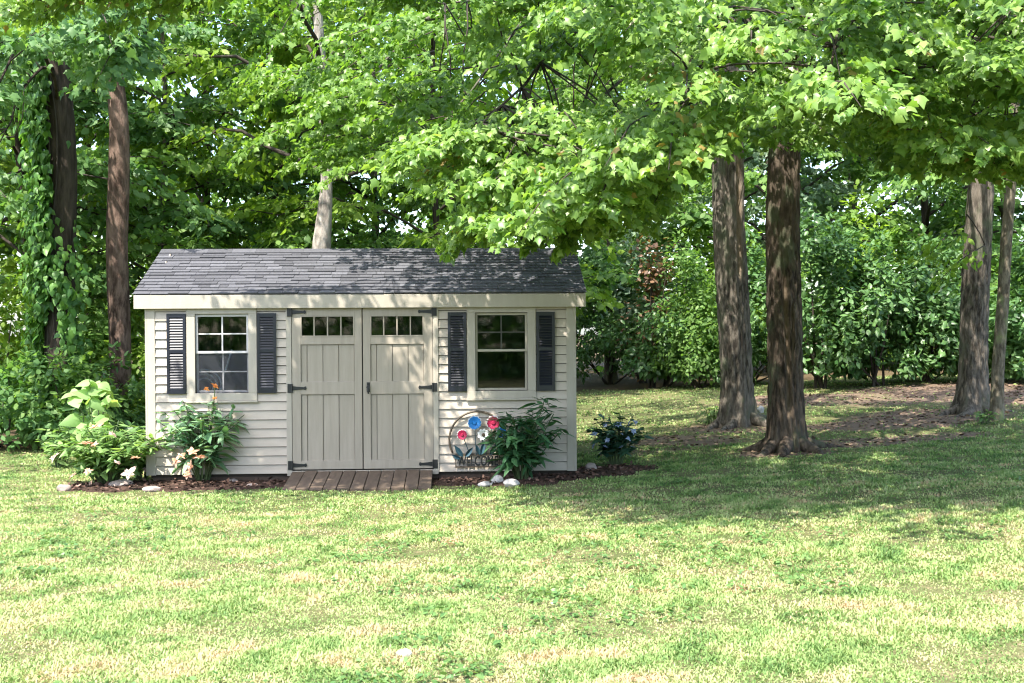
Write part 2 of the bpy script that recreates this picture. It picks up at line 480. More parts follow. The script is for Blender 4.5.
LM['pinkw'] = leaf_mat('faded pink petal', (.55, .36, .30), (.66, .52, .45), None, .35, tcol=(1.1, 1, .95))
LM['orange'] = leaf_mat('orange petal', (.60, .20, .04), (.70, .30, .08), None, .3, tcol=(1.1, 1, .8))
LM['palebl'] = leaf_mat('pale blue petal', (.20, .26, .42), (.34, .40, .54), None, .25, tcol=(1, 1, 1.1))
LM['grass'] = leaf_mat('lawn blade', (.1, .2, .05), (.4, .45, .2), None, .36, .6, .25, tcol=(1.2, 1.25, .85), stops=[(0, (.060, .125, .036)), (.28, (.135, .230, .065)), (.55, (.255, .345, .120)), (.76, (.355, .405, .180)), (.88, (.41, .40, .21)), (1, (.46, .33, .20))])

# ================================================================= GROUND
def axis(lo, hi, fine0, fine1, step, far):
    a = list(np.arange(fine0, fine1 + 1e-6, step))
    left = [fine0 - (fine0 - lo) * (k / far) ** 2 for k in range(far, 0, -1)]
    right = [fine1 + (hi - fine1) * (k / far) ** 2 for k in range(1, far + 1)]
    return np.array(left + a + right)
gx = axis(-300, 300, -12, 14, .14, 14); gy = axis(-120, 420, 3.5, 30, .14, 14)
X, Y = np.meshgrid(gx, gy)
Z = ground_z(X, Y)
V = np.stack([X, Y, Z], 2).reshape(-1, 3)
nx, ny = len(gx), len(gy)
i = (np.arange(ny - 1)[:, None] * nx + np.arange(nx - 1)[None]).ravel()
Fc = np.stack([i, i + 1, i + nx + 1, i + nx], 1)
m, n, b = new_mat('lawn soil')
co = objco(n)
n1 = noise(n, 1.1, 5, co); n2 = noise(n, 9, 5, co); n3 = noise(n, 55, 4, co)
g = mixc(n, ramp(n, n1, .35, .65), (.10, .12, .045), (.19, .175, .085))
g = mixc(n, ramp(n, n2, .52, .72), g, (.30, .225, .14))
g = mixc(n, ramp(n, n3, .35, .75), mixc(n, .6, g, (.05, .055, .02)), g)
d = mixc(n, n2, (.115, .078, .058), (.235, .170, .130))
d = mixc(n, ramp(n, n3, .5, .8), d, (.12, .08, .055))
litter = mixc(n, n2, (.05, .035, .02), (.13, .095, .055))
c = mixc(n, attr(n, 'dirt'), g, d)
c = mixc(n, attr(n, 'wood'), c, litter)
n.links.new(c, b.inputs['Base Color']); b.inputs['Roughness'].default_value = .95; b.inputs['Specular IOR Level'].default_value = .1
bump(n, b, n3, .8, .03)
ground = np_mesh('ground', V, Fc, m, smooth_=True, extra={'dirt': dirt_mask(X, Y).ravel(), 'wood': wood_mask(X, Y).ravel() * (1 - .9 * dirt_mask(X, Y).ravel())})
ground['kind'] = 'structure'

# grass blades
def blades(n, y0, y1, hgt, wid, xl=-.60, xr=.60, pad=1.3):
    y = rng.uniform(y0, y1, n); x = rng.uniform(xl, xr, n) * y + rng.uniform(-pad, pad, n) * .8
    dm = dirt_mask(x, y); keep = rng.random(n) > np.clip(dm * 1.05, 0, .93)
    keep &= (bed_mask(x, y) < .5) & (shed_mask(x, y) < .5) & (rng.random(n) > wood_mask(x, y) * 1.2)
    patchy = val_noise(x, y, 1.5, 11); clump = val_noise(x, y, 4.2, 12)
    keep &= rng.random(n) < .30 + .95 * clump
    x, y, patchy, clump = x[keep], y[keep], patchy[keep], clump[keep]; k = len(x)
    z = ground_z(x, y)
    hh = hgt * rng.uniform(.45, 1.15, k) * (.55 + .8 * clump)
    ww = wid * rng.uniform(.6, 1.3, k)
    az = rng.uniform(0, 2 * PI, k); lean = rng.uniform(.3, 1.9, k)
    dx, dy = np.cos(az), np.sin(az); sx, sy = -dy, dx
    base = np.stack([x, y, z - .006], 1)
    tipo = np.stack([dx * lean, dy * lean, np.ones(k)], 1); tipo = unit(tipo) * hh[:, None]
    mid = base + tipo * .5 + np.array((0, 0, 1.)) * (hh * .10)[:, None]
    tip = base + tipo * np.array((1, 1, .82))
    sd_ = np.stack([sx, sy, 0 * sx], 1) * ww[:, None] * .5
    V = np.stack([base - sd_, base + sd_, mid + sd_ * .8, mid - sd_ * .8, tip], 1).reshape(-1, 3)
    o = (np.arange(k) * 5)[:, None, None]
    Fc = (np.array([(0, 1, 2), (0, 2, 3), (3, 2, 4)])[None] + o).reshape(-1, 3)
    under = smooth(10.5, 13.5, y)                                    # darker, greener, less dry tint farther back
    fine = val_noise(x, y, 10.0, 14); mid = val_noise(x, y, 3.4, 15); broad = val_noise(x, y, .9, 16)
    dry = smooth(.58, .80, val_noise(x, y, 2.3, 21)) * (1 - .7 * under)
    weed = smooth(.60, .78, val_noise(x, y, 2.8, 25))
    t = .60 + 1.0 * ((broad - .5) * .10 + (mid - .5) * .20 + (fine - .5) * .80) - .14 * under - .08 * weed + rng.normal(0, .13, k)
    t = np.where(rng.random(k) < .30 * dry, rng.uniform(.78, 1.0, k), t)
    t = np.clip(t, 0, 1)
    return V, Fc, np.repeat(t, 5)
Vs, Fs, Ts = [], [], []; off = 0
for args in ((310000, 4.6, 7.5, .040, .0085), (265000, 7.5, 11, .042, .010), (185000, 11, 16, .045, .014), (100000, 16, 27.5, .05, .022)):
    v, f, t = blades(*args)
    Vs.append(v); Fs.append(f + off); Ts.append(t); off += len(v)
grass = np_mesh('grass', np.concatenate(Vs), np.concatenate(Fs), LM['grass'], None, np.concatenate(Ts))
tag(grass, 'mown lawn grass with dry yellow patches', 'grass', kind='stuff')

# clover and broad weeds, in patches through the lawn
L = Leaves()
for k in range(1000):
    y = 4.9 + 7.5 * rng.random() ** 1.3; x = rng.uniform(-.5, .5) * y
    if shed_mask(np.array([x]), np.array([y]))[0] > .3 or bed_mask(np.array([x]), np.array([y]))[0] > .3: continue
    if val_noise(np.array([x]), np.array([y]), 1.2, 33)[0] < .55: continue
    nl = rng.integers(8, 26); r_ = rng.uniform(.04, .13)
    a = rng.uniform(0, 2 * PI, nl); q = r_ * np.sqrt(rng.random(nl))
    p = np.stack([x + q * np.cos(a), y + q * np.sin(a), 0 * a], 1); p[:, 2] = ground_z(p[:, 0], p[:, 1]) + rng.uniform(.02, .06, nl)
    dd = np.stack([np.cos(a), np.sin(a), rng.uniform(-.2, .3, nl)], 1)
    L.add(p, dd, np.array((0, 0, 1.)) + rng.normal(0, .3, (nl, 3)), rng.uniform(.02, .045, nl))
LM['clover'] = leaf_mat('clover leaf', (.055, .13, .035), (.15, .25, .08), None, .3)
tag(L.build('clover', LM['clover'], HEX), 'clover and low weeds growing through the lawn', 'weeds', kind='stuff')

# leaf litter, twigs and thin debris on the bare earth
L = Leaves(); nc = 26000
x = rng.uniform(.5, 13, nc); y = rng.uniform(13, 27, nc)
k = dirt_mask(x, y) > rng.uniform(.15, .9, nc)
x, y = x[k], y[k]; nc = len(x)
LM['litter'] = leaf_mat('leaf litter', (.05, .032, .02), (.26, .18, .12), (.16, .20, .07), .0, .9, .1, warm_at=.90)
L.add(np.stack([x, y, ground_z(x, y) + rng.uniform(.004, .02, nc)], 1), rng.normal(0, 1, (nc, 3)) * (1, 1, .15), np.array((0, 0, 1.)) + rng.normal(0, .3, (nc, 3)), rng.uniform(.03, .11, nc))
tag(L.build('leaf_litter', LM['litter'], DIAM), 'brown leaf litter on the bare earth under the trees', 'leaf litter', kind='stuff')

# mulch bed
L = Leaves(); nc = 15000
x = rng.uniform(SO.x - 4.2, SO.x + 4.0, nc); y = rng.uniform(SO.y - 1.1, SO.y + 1.0, nc)
k = (bed_mask(x, y) > .35) & (shed_mask(x, y) < .5)
x, y = x[k], y[k]; nc = len(x)
LM['mulch'] = leaf_mat('bark mulch chip', (.035, .020, .015), (.14, .085, .065), (.34, .24, .19), .0, .9, .1, warm_at=.95)
L.add(np.stack([x, y, ground_z(x, y) + rng.uniform(.0, .045, nc)], 1), rng.normal(0, 1, (nc, 3)) * (1, 1, .35), np.array((0, 0, 1.)) + rng.normal(0, .5, (nc, 3)), rng.uniform(.03, .075, nc))
tag(L.build('mulch', LM['mulch'], DIAM), 'dark bark mulch in the flower bed along the shed', 'mulch', kind='stuff')
gx_ = np.arange(SO.x - 4.4, SO.x + 4.2, .07); gy_ = np.arange(SO.y - 1.2, SO.y + 1.1, .07)
X, Y = np.meshgrid(gx_, gy_)
bm_ = bed_mask(X, Y) * (1 - shed_mask(X, Y) * .0)
Zb = ground_z(X, Y) + .022 * smooth(.2, .8, bm_) - .03 * (bm_ < .1) + .008 * np.sin(X * 31) * np.sin(Y * 27)
nx = len(gx_); i = (np.arange(len(gy_) - 1)[:, None] * nx + np.arange(nx - 1)[None]).ravel()
Fc = np.stack([i, i + 1, i + nx + 1, i + nx], 1)
Fc = Fc[(bm_.ravel()[Fc] > .15).any(1)]
soil = np_mesh('soil', np.stack([X, Y, Zb], 2).reshape(-1, 3), Fc, paint('bed soil', (.075, .048, .036), (.04, .026, .02), .95, (8, 8, 8), .8, .02, .1), smooth_=True)
soil['kind'] = 'structure'

# ================================================================= SHED
HW, DEP, WH = 2.425, 2.44, 1.95          # half width, depth, wall height
shed = thing('garden_shed', 'pale sided garden shed with grey shingle roof and taupe double doors', 'shed', SO, YAW)
WIN = [(-1.59, .30), (1.59, .30)]; WZ0, WZ1 = .93, 1.83
DW, DZ0, DZ1 = .80, .05, 1.89
holes = [(c - h, c + h, WZ0, WZ1) for c, h in WIN] + [(-DW, DW, .0, DZ1)]
# structural wall (inside face), opened for windows and door
def holed(mb, u0, u1, z0, z1, y0, y1, holes):
    us = sorted({u0, u1, *[h[0] for h in holes], *[h[1] for h in holes]}); zs = sorted({z0, z1, *[h[2] for h in holes], *[h[3] for h in holes]})
    for a, b in zip(us, us[1:]):
        for c, d in zip(zs, zs[1:]):
            if not any(h[0] <= (a + b) / 2 <= h[1] and h[2] <= (c + d) / 2 <= h[3] for h in holes): mb.box(a, b, y0, y1, c, d)
RIDGE, EAVE, OVF = 2.63, 2.055, .06
mb = MB()
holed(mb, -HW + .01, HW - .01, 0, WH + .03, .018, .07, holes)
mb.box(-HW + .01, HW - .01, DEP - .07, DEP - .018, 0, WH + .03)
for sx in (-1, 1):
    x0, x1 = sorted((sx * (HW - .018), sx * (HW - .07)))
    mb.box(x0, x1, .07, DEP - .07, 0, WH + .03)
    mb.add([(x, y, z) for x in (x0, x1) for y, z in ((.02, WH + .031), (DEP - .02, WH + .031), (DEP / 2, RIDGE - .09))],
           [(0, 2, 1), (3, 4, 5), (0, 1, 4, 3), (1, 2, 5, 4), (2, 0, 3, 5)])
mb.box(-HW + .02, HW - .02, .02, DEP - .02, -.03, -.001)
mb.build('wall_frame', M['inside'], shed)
# lap siding
mb = MB(); CO = .103
k = 0
while k * CO < WH - .02:
    z0, z1 = k * CO + .003, min(WH + .02, (k + 1) * CO)
    zc = (z0 + z1) / 2
    ivs = [(-HW + .06, HW - .06)]
    for (a, b, c, d) in [(cx - .36, cx + .36, WZ0 - .07, WZ1 + .05) for cx, _ in WIN] + [(-DW - .03, DW + .03, -.1, 3)]:
        if c < zc < d:
            ivs = [q for (p0, p1) in ivs for q in ((p0, min(p1, a)), (max(p0, b), p1)) if q[1] - q[0] > .02]
    def lap(P0, P1, nrm):
        """strip from P0 to P1 (u,v at the sheathing), nrm outward"""
        j = random.uniform(-.0015, .0015)
        o0, o1 = .021 + j, .002
        vs = []
        for (p, _) in ((P0, 0), (P1, 0)):
            vs += [(p[0] + nrm[0] * o0, p[1] + nrm[1] * o0, z0 + .004), (p[0] + nrm[0] * o1, p[1] + nrm[1] * o1, z1), (p[0] - nrm[0] * .015, p[1] - nrm[1] * .015, z1), (p[0] - nrm[0] * .015, p[1] - nrm[1] * .015, z0 + .004)]
        mb.add(vs, [(0, 1, 5, 4), (1, 2, 6, 5), (3, 0, 4, 7), (0, 3, 2, 1), (4, 5, 6, 7)])
    for a, b in ivs: lap((a, 0), (b, 0), (0, -1))
    lap((HW - .06, DEP), (-HW + .06, DEP), (0, 1))
    lap((-HW, DEP - .06), (-HW, .06), (-1, 0)); lap((HW, .06), (HW, DEP - .06), (1, 0))
    k += 1
# gable siding
k0 = k
while k * CO < RIDGE - .12:
    z0, z1 = k * CO, (k + 1) * CO + .01
    hy = (RIDGE - .06 - z0) / (RIDGE - WH - .06) * (DEP / 2)
    lap((-HW, DEP / 2 + hy), (-HW, DEP / 2 - hy), (-1, 0)); lap((HW, DEP / 2 - hy), (HW, DEP / 2 + hy), (1, 0))
    k += 1
mb.build('siding', M['siding'], shed)
# corner boards
for sx in (-1, 1):
    for y0, y1, yy in ((-.024, .09, -1), (DEP - .09, DEP + .024, 1)):
        mb = MB(); x0, x1 = sorted((sx * (HW + .026), sx * (HW + .002)))
        mb.box(x0, x1, y0, y1, .0, WH + .02)
        xa, xb = sorted((sx * (HW + .002), sx * (HW - .085)))
        ya, yb = (-.024, .0) if yy < 0 else (DEP, DEP + .024)
        mb.box(xa, xb, ya, yb, .0, WH + .02)
        mb.build('corner_board', M['trim'], shed, .003)
# skids below
mb = MB()
for y0 in (.02, 1.15, 2.3): mb.box(-HW + .04, HW - .04, y0, y0 + .12, -.19, -.031)
mb.build('skid', M['skid'], shed, .004)
# roof
GO = .13                                  # gable overhang
slope = math.atan2(RIDGE - EAVE, DEP / 2 + OVF)
SL = math.hypot(RIDGE - EAVE, DEP / 2 + OVF)
roof = MB()
UX = HW + GO
def roof_pt(u, s, h, side):
    """s metres up the slope from the eave, h above the deck; side 0 front, 1 back"""
    y = -OVF + s * math.cos(slope) - h * math.sin(slope); z = EAVE + s * math.sin(slope) + h * math.cos(slope)
    return (u, y if side == 0 else DEP - y, z)
for side in (0, 1):
    q = [roof_pt(u, s, h, side) for h in (-.05, -.008) for (u, s) in ((-UX, 0), (UX, 0), (UX, SL), (-UX, SL))]
    roof.hexa(q if side == 0 else [q[i] for i in (3, 2, 1, 0, 7, 6, 5, 4)])
deck = roof.build('roof', M['trim'], shed)
sh = MB(); EXP = .096
rows = int(SL / EXP) + 1
for side in (0, 1):
    for r_ in range(rows):
        s0 = r_ * EXP - .02; s1 = min(SL - .005, s0 + EXP * 1.6)
        u = -UX - .015 - random.random() * .1
        while u < UX + .015:
            wd = random.choice((.11, .16, .2, .26, .33)) * random.uniform(.85, 1.15)
            a, b = max(u, -UX - .015), min(u + wd - .004, UX + .015)
            u += wd
            if b - a < .02: continue
            th = random.uniform(.007, .016); ds = random.uniform(-.008, .006)
            lo, hi = .004 + .004, .0005
            q = [roof_pt(a, s0 + ds, lo, side), roof_pt(b, s0 + ds, lo, side), roof_pt(b, s1, hi, side), roof_pt(a, s1, hi, side),
                 roof_pt(a, s0 + ds, lo + th, side), roof_pt(b, s0 + ds, lo + th, side), roof_pt(b, s1, hi + .002, side), roof_pt(a, s1, hi + .002, side)]
            sh.hexa(q if side == 0 else [q[i] for i in (3, 2, 1, 0, 7, 6, 5, 4)], random.choice((.2, .28, .34, .38, .42, .5)) * random.uniform(.85, 1.15))
# ridge caps
u = -UX - .01
while u < UX:
    b = min(u + .29, UX + .015); t_ = random.uniform(.2, .5)
    for side in (0, 1):
        q = [roof_pt(a_, s_, h_, side) for h_ in (.010, .026) for (a_, s_) in ((u, SL - .12), (b, SL - .12), (b, SL + .012), (u, SL + .012))]
        sh.hexa(q if side == 0 else [q[i] for i in (3, 2, 1, 0, 7, 6, 5, 4)], t_)
    u += .292
sh.build('shingle', M['shingle'], deck)
# fascia, rakes, soffit
for side in (0, 1):
    mb = MB(); y0, y1 = (-OVF - .022, -OVF + .001) if side == 0 else (DEP + OVF - .001, DEP + OVF + .022)
    mb.box(-UX - .004, UX + .004, y0, y1, EAVE - .165, EAVE - .012)
    mb.build('fascia', M['trim'], shed, .003)
    mb = MB(); a, b = (-OVF + .002, -.001) if side == 0 else (DEP + .001, DEP + OVF - .002)
    mb.box(-UX, UX, a, b, EAVE - .145, EAVE - .13)
    mb.build('soffit', M['trim'], shed)
for sx in (-1, 1):
    for side in (0, 1):
        mb = MB(); x0, x1 = sorted((sx * UX, sx * (UX - .022)))
        q = [roof_pt(u_, s, h, side) for h in (-.17, -.052) for (u_, s) in ((x0, .04), (x1, .04), (x1, SL), (x0, SL))]
        mb.hexa(q if side == 0 else [q[i] for i in (3, 2, 1, 0, 7, 6, 5, 4)])
        mb.build('rake_board', M['trim'], shed, .003)
# windows
def window(cx, screened):
    h = .30
    fr = MB()
    fr.box(cx - h - .095, cx - h - .0, -.034, .0, WZ0 - .0, WZ1 + .0)
    fr.box(cx + h, cx + h + .095, -.034, .0, WZ0 - .0, WZ1 + .0)
    fr.box(cx - h - .095, cx + h + .095, -.034, .0, WZ1, WZ1 + .075)
    fr.box(cx - h - .095, cx + h + .095, -.034, .0, WZ0 - .085, WZ0)
    win = fr.build('window', M['trim'], shed, .003)
    sl = MB(); sl.box(cx - h - .105, cx + h + .105, -.05, -.002, WZ0 - .108, WZ0 - .0855); sl.build('sill', M['trim'], win, .003)
    up = MB(); mid = (WZ0 + WZ1) / 2
    def sash(name, z0, z1, y, mt, hm, b):
        s_ = MB(); f = .026
        s_.box(cx - h + .002, cx - h + f, y, y + .03, z0, z1); s_.box(cx + h - f, cx + h - .002, y, y + .03, z0, z1)
        s_.box(cx - h + f, cx + h - f, y, y + .03, z0, z0 + f); s_.box(cx - h + f, cx + h - f, y, y + .03, z1 - f, z1)
        o = s_.build(name, mt, win, .002)
        m_ = MB(); m_.box(cx - .008, cx + .008, y + .011, y + .022, z0 + f, z1 - f)
        zz = z0 + (z1 - z0) * .5
        m_.box(cx - h + f, cx - .008, y + .011, y + .022, zz - .007, zz + .007); m_.box(cx + .008, cx + h - f, y + .011, y + .022, zz - .007, zz + .007)
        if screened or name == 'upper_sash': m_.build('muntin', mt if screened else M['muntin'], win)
        g_ = MB(); g_.box(cx - h + f, cx + h - f, y + .023, y + .027, z0 + f, z1 - f); g_.build('pane', M['glass'], win)
    mt = M['sash'] if screened else M['trim']
    sash('upper_sash', mid + .001, WZ1 - .004, .0, mt, 1, 0)
    sash('lower_sash', WZ0 + .004, mid + .03, .031, mt, 1, 0)
    if screened:
        g_ = MB(); g_.box(cx - h + .01, cx + h - .01, .012, .014, WZ0 + .006, mid - .004); g_.build('insect_screen', M['screen'], win)
window(WIN[0][0], True); window(WIN[1][0], False)
# shutters
def shutter(x0, x1):
    z0, z1, y0, y1 = .925, 1.835, -.042, -.018
    f = .032
    mb = MB(); mb.box(x0, x0 + f, y0, y1, z0, z1); mb.box(x1 - f, x1, y0, y1, z0, z1)
    zm = z0 + (z1 - z0) * .53
    for a, b in ((z0, z0 + .065), (zm - .02, zm + .02), (z1 - .045, z1)): mb.box(x0 + f, x1 - f, y0 + .001, y1, a, b)
    o = mb.build('shutter', M['shutter'], shed, .002)
    lv = MB()
    for a, b in ((z0 + .065, zm - .02), (zm + .02, z1 - .045)):
        nl = int((b - a) / .030)
        for i in range(nl):
            z = a + (b - a) * (i + .5) / nl
            y_o, y_i = y0 + .004, y1 - .002
            lv.hexa([(x0 + f, y_o, z - .020), (x1 - f, y_o, z - .020), (x1 - f, y_i - .004, z + .012), (x0 + f, y_i - .004, z + .012),
                     (x0 + f, y_o - .001, z - .013), (x1 - f, y_o - .001, z - .013), (x1 - f, y_i - .004, z + .020), (x0 + f, y_i - .004, z + .020)])
    lv.box(x0 + f, x1 - f, y1 - .004, y1 - .001, z0 + .06, z1 - .04)
    lv.build('louvre', M['shutter'], o)
for cx, _ in WIN:
    shutter(cx - .615, cx - .402); shutter(cx + .402, cx + .615)
# door casing, doors
mb = MB()
mb.box(-DW - .065, -DW - .004, -.030, .0, .0, DZ1 + .03); mb.box(DW + .004, DW + .065, -.030, .0, .0, DZ1 + .03)
mb.box(-DW - .004, DW + .004, -.030, .0, DZ1 + .006, DZ1 + .03); mb.box(-DW - .06, DW + .06, -.034, .02, -.02, .035)
mb.build('door_casing', M['trim'], shed, .003)
def door(sg):
    a, b = (-DW, -.006) if sg < 0 else (.006, DW)
    ow, ce = (a, b) if sg < 0 else (b, a)
    # panel of tongue and groove boards, set back
    x0, x1 = a + .10, b - .085
    if sg > 0: x0, x1 = a + .085, b - .10
    body = MB()
    nb = 4; e = [x0, x0 + .07, x0 + .25, x0 + .43, x1]
    for z0, z1 in ((.15, .90), (1.05, 1.47)):
        for i in range(4):
            j = random.uniform(-.0015, .0015)
            body.box(e[i] + .004, e[i + 1] - .004, -.006 + j, .010, z0 - .02, z1 + .0)
        body.box(x0 - .01, x1 + .01, .0105, .02, z0 - .03, z1 + .03)
    fy = -.024
    body.box(a, x0, fy, .012, DZ0, DZ1); body.box(x1, b, fy, .012, DZ0, DZ1)
    for z0, z1 in ((DZ0, .15), (.905, 1.05), (1.475, 1.565), (1.805, DZ1)): body.box(x0, x1, fy + .001, .012, z0, z1)
    d = body.build('door', M['door'], shed, .0025)
    fr = MB(); f = .012
    fr.box(x0, x0 + f, fy - .004, .010, 1.565, 1.805); fr.box(x1 - f, x1, fy - .004, .010, 1.565, 1.805)
    fr.box(x0 + f, x1 - f, fy - .004, .010, 1.565, 1.565 + f); fr.box(x0 + f, x1 - f, fy - .004, .010, 1.805 - f, 1.805)
    for k in (1, 2, 3):
        xx = x0 + (x1 - x0) * k / 4; fr.box(xx - .007, xx + .007, -.016, .004, 1.565 + f, 1.805 - f)
    fr.build('transom_frame', M['door'], d)
    g_ = MB(); g_.box(x0 + f, x1 - f, .0045, .008, 1.565 + f, 1.805 - f); g_.build('pane', M['glass'], d)
    for z in (1.845, .978, .10):
        hb = MB()
        px = ow - .028 if sg < 0 else ow + .028
        hb.box(px - .022, px + .022, -.040, -.0305, z - .05, z + .05)
        hx = ow
        hb.tube([(hx, -.040, z - .05), (hx, -.040, z + .05)], .009, 8)
        L_ = .165 * (1 if sg < 0 else -1)
        pts = [(0, .026), (.35, .018), (.8, .013), (.93, .022), (1.0, .0)]
        up = [(hx + L_ * t, w_) for t, w_ in pts]
        top = [(x, fy - .010, z + w_) for x, w_ in up]; bot = [(x, fy - .010, z - w_) for x, w_ in up[:-1][::-1]]
        ring = top + bot; nn = len(ring)
        back = [(x, fy - .001, zz) for x, _, zz in ring]
        fs = [tuple(range(nn)), tuple(range(2 * nn - 1, nn - 1, -1))] + [(i, (i + 1) % nn, nn + (i + 1) % nn, nn + i) for i in range(nn)]
        hb.add(ring + back, fs)
        hb.build('hinge', M['iron'], d)
    if sg > 0:
        hb = MB(); hx = .065; z = .985
        hb.box(hx - .018, hx + .018, fy - .008, fy - .001, z - .055, z + .055)
        hb.tube([(hx, fy - .008, z), (hx, fy - .045, z)], .010, 8); hb.tube([(hx, fy - .045, z - .004), (hx, fy - .05, z - .045), (hx + .004, fy - .046, z - .075)], [.014, .012, .008], 8)
        hb.tube([(hx, fy - .040, z), (hx, fy - .058, z)], [.022, .018], 10)
        hb.build('handle', M['iron'], d)
door(-1); door(1)

# tool seen through the left window
p = S(-1.73, .28, 0)
tool = thing('garden_tool', 'pale ringed wheel and slanting silver rod behind the left window glass', 'garden tool', p, YAW)
mb = MB(); cx, cz = -.12, .99
for r_ in (.10, .15, .20):
    mb.tube([(cx + r_ * math.cos(t), -.02 - .01 * r_, cz + r_ * math.sin(t)) for t in np.linspace(0, 2 * PI, 40)], .010, 6, cap=False)
mb.build('ring', M['chrome'], tool, smooth_=True)
mb = MB(); mb.tube([(.07, .0, 1.02), (.19, .03, 1.42)], .011, 6); mb.tube([(-.12, .02, 0.0), (.07, .0, 1.02)], .012, 6); mb.build('rod', M['chrome'], tool, smooth_=True)

# ramp
rp = thing('wooden_ramp', 'short weathered brown plank ramp below the double doors', 'ramp', S(0, 0, 0), YAW)
mb = MB(); nb = 11; zf = float(ground_z(S(0, -.85, 0).x, S(0, -.85, 0).y)) - SO.z
for i in range(nb):
    a = -.80 + 1.60 * i / nb; b = a + 1.60 / nb - .008
    j = random.uniform(-.004, .004); e = random.uniform(-.015, .015)
    mb.hexa([(a, -.86 + e, zf - .01), (b, -.86 + e, zf - .01), (b, -.04, .0), (a, -.04, .0),
             (a, -.86 + e, zf + .028 + j), (b, -.86 + e, zf + .028 + j), (b, -.04, .034 + j), (a, -.04, .034 + j)], random.uniform(.3, .75))
mb.build('deck', M['ramp'], rp, .004)
for a in (-.78, -.02, .74):
    mb = MB(); mb.hexa([(a, -.70, zf - .04), (a + .04, -.70, zf - .04), (a + .04, -.06, zf - .05), (a, -.06, zf - .05), (a, -.70, zf - .005), (a + .04, -.70, zf - .005), (a + .04, -.06, -.003), (a, -.06, -.003)])
    mb.build('bearer', M['skid'], rp)

# welcome sign
def px_s(px, py):
    """point of the shed's front plane at a place in the photograph -> (u, z)"""
    d = ray(px, py); o = Vector((0, 0, CAM_Z))
    nrm = -EV; pl = S(0, -.05, 0)
    t = (pl - o).dot(nrm) / d.dot(nrm); q = o + d * t - SO
    return q.dot(EU), q.z
cu, cz = px_s(477.5, 439.5)
sg = thing('welcome_sign', 'round metal welcome sign of painted flowers hung on the siding', 'sign', S(cu, -.05, cz), YAW)
M['bronze'] = paint('bronze metal', (.10, .075, .05), (.06, .045, .03), .5)
M['sg_blue'] = paint('blue enamel', (.02, .20, .55), None, .4); M['sg_red'] = paint('red enamel', (.38, .02, .07), None, .4)
M['sg_white'] = paint('white enamel', (.75, .74, .70), None, .4); M['sg_teal'] = paint('teal enamel', (.03, .075, .10), (.02, .05, .06), .35)
M['sg_centre'] = paint('dark centre enamel', (.05, .03, .015), None, .5)
def sp(px, py):
    u, z = px_s(px, py); return u - cu, z - cz
R_ = .322
mb = MB(); mb.tube([(R_ * math.cos(t), 0, R_ * math.sin(t)) for t in np.linspace(rad(-28), rad(208), 48)], .012, 6); mb.build('hoop', M['bronze'], sg, smooth_=True)
mb = MB()
(x0, z0), (x1, z1) = sp(458, 455), sp(458, 467)
for z in (z0, z1): mb.box(-.245, .245, -.006, .006, z - .008, z + .008)
for x in (-.25, .25): mb.box(x - .006, x + .006, -.006, .006, z1 - .008, z0 + .008)
mb.build('rail', M['bronze'], sg)
def text_mesh(txt, width, height, mat, parent, loc, name):
    cv = bpy.data.curves.new(name, 'FONT'); cv.body = txt; cv.extrude = .003; cv.offset = .03
    cv.align_x = 'CENTER'; cv.align_y = 'CENTER'
    tmp = bpy.data.objects.new('lettering_source', cv); C.objects.link(tmp)
    bpy.context.view_layer.update()
    me = bpy.data.meshes.new_from_object(tmp.evaluated_get(bpy.context.evaluated_depsgraph_get()))
    bpy.data.objects.remove(tmp)
    co = np.empty(len(me.vertices) * 3, np.float32); me.vertices.foreach_get('co', co); co = co.reshape(-1, 3)
    mn, mxx = co.min(0), co.max(0); c_ = (mn + mxx) / 2
    out = np.stack([(co[:, 0] - c_[0]) / (mxx[0] - mn[0]) * width, co[:, 2] * -1, (co[:, 1] - c_[1]) / (mxx[1] - mn[1]) * height], 1)
    me.vertices.foreach_set('co', out.ravel().astype(np.float32)); me.update()
    me.materials.clear(); me.materials.append(mat)
    o = bpy.data.objects.new(name, me); C.objects.link(o); o.parent = parent; o.location = loc
    return o
text_mesh('WELCOME', .47, abs(z0 - z1) - .02, M['iron'], sg, (0, -.008, (z0 + z1) / 2), 'lettering')
def disc_flower(px, py, r, back, front, centre, npet=12):
    x, z = sp(px, py); y0 = -.03 - random.random() * .01
    def petals(rr, y, wid, np_, ph):
        m_ = MB()
        for k in range(np_):
            t = 2 * PI * k / np_ + ph
            c_, s_ = math.cos(t), math.sin(t)
            pts = [(.2, 0), (.6, wid), (.86, wid * .8), (1.0, 0), (.86, -wid * .8), (.6, -wid)]
            ring = [(x + rr * (a * c_ - b * s_), y - .012 * (a > .8), z + rr * (a * s_ + b * c_)) for a, b in pts]
            bk = [(p_[0], p_[1] + .003, p_[2]) for p_ in ring]
            m_.add(ring + bk, [(5, 4, 3, 2, 1, 0), (6, 7, 8, 9, 10, 11)] + [(i, (i + 1) % 6, 6 + (i + 1) % 6, 6 + i) for i in range(6)])
        return m_
    f_ = petals(r, y0, .26, npet, 0).build('flower', back, sg)
    petals(r * .88, y0 - .012, .27, npet, .12).build('inner_petal', front, f_)
    m_ = MB(); m_.tube([(x, y0 - .016, z), (x, y0 - .030, z)], [r * .28, r * .2], 12); m_.build('flower_centre', centre, f_)
    st = MB(); st.tube([(x, y0 + .012, z), (x * .5 + .0, -.012, z0)], .005, 5); st.build('stalk', M['sg_teal'], sg)
disc_flower(474.5, 422.5, .088, M['sg_white'], M['sg_blue'], M['sg_blue'])
disc_flower(493.3, 422.5, .088, M['sg_white'], M['sg_red'], M['sg_red'])
disc_flower(462.2, 434.4, .066, M['sg_white'], M['sg_red'], M['sg_red'])
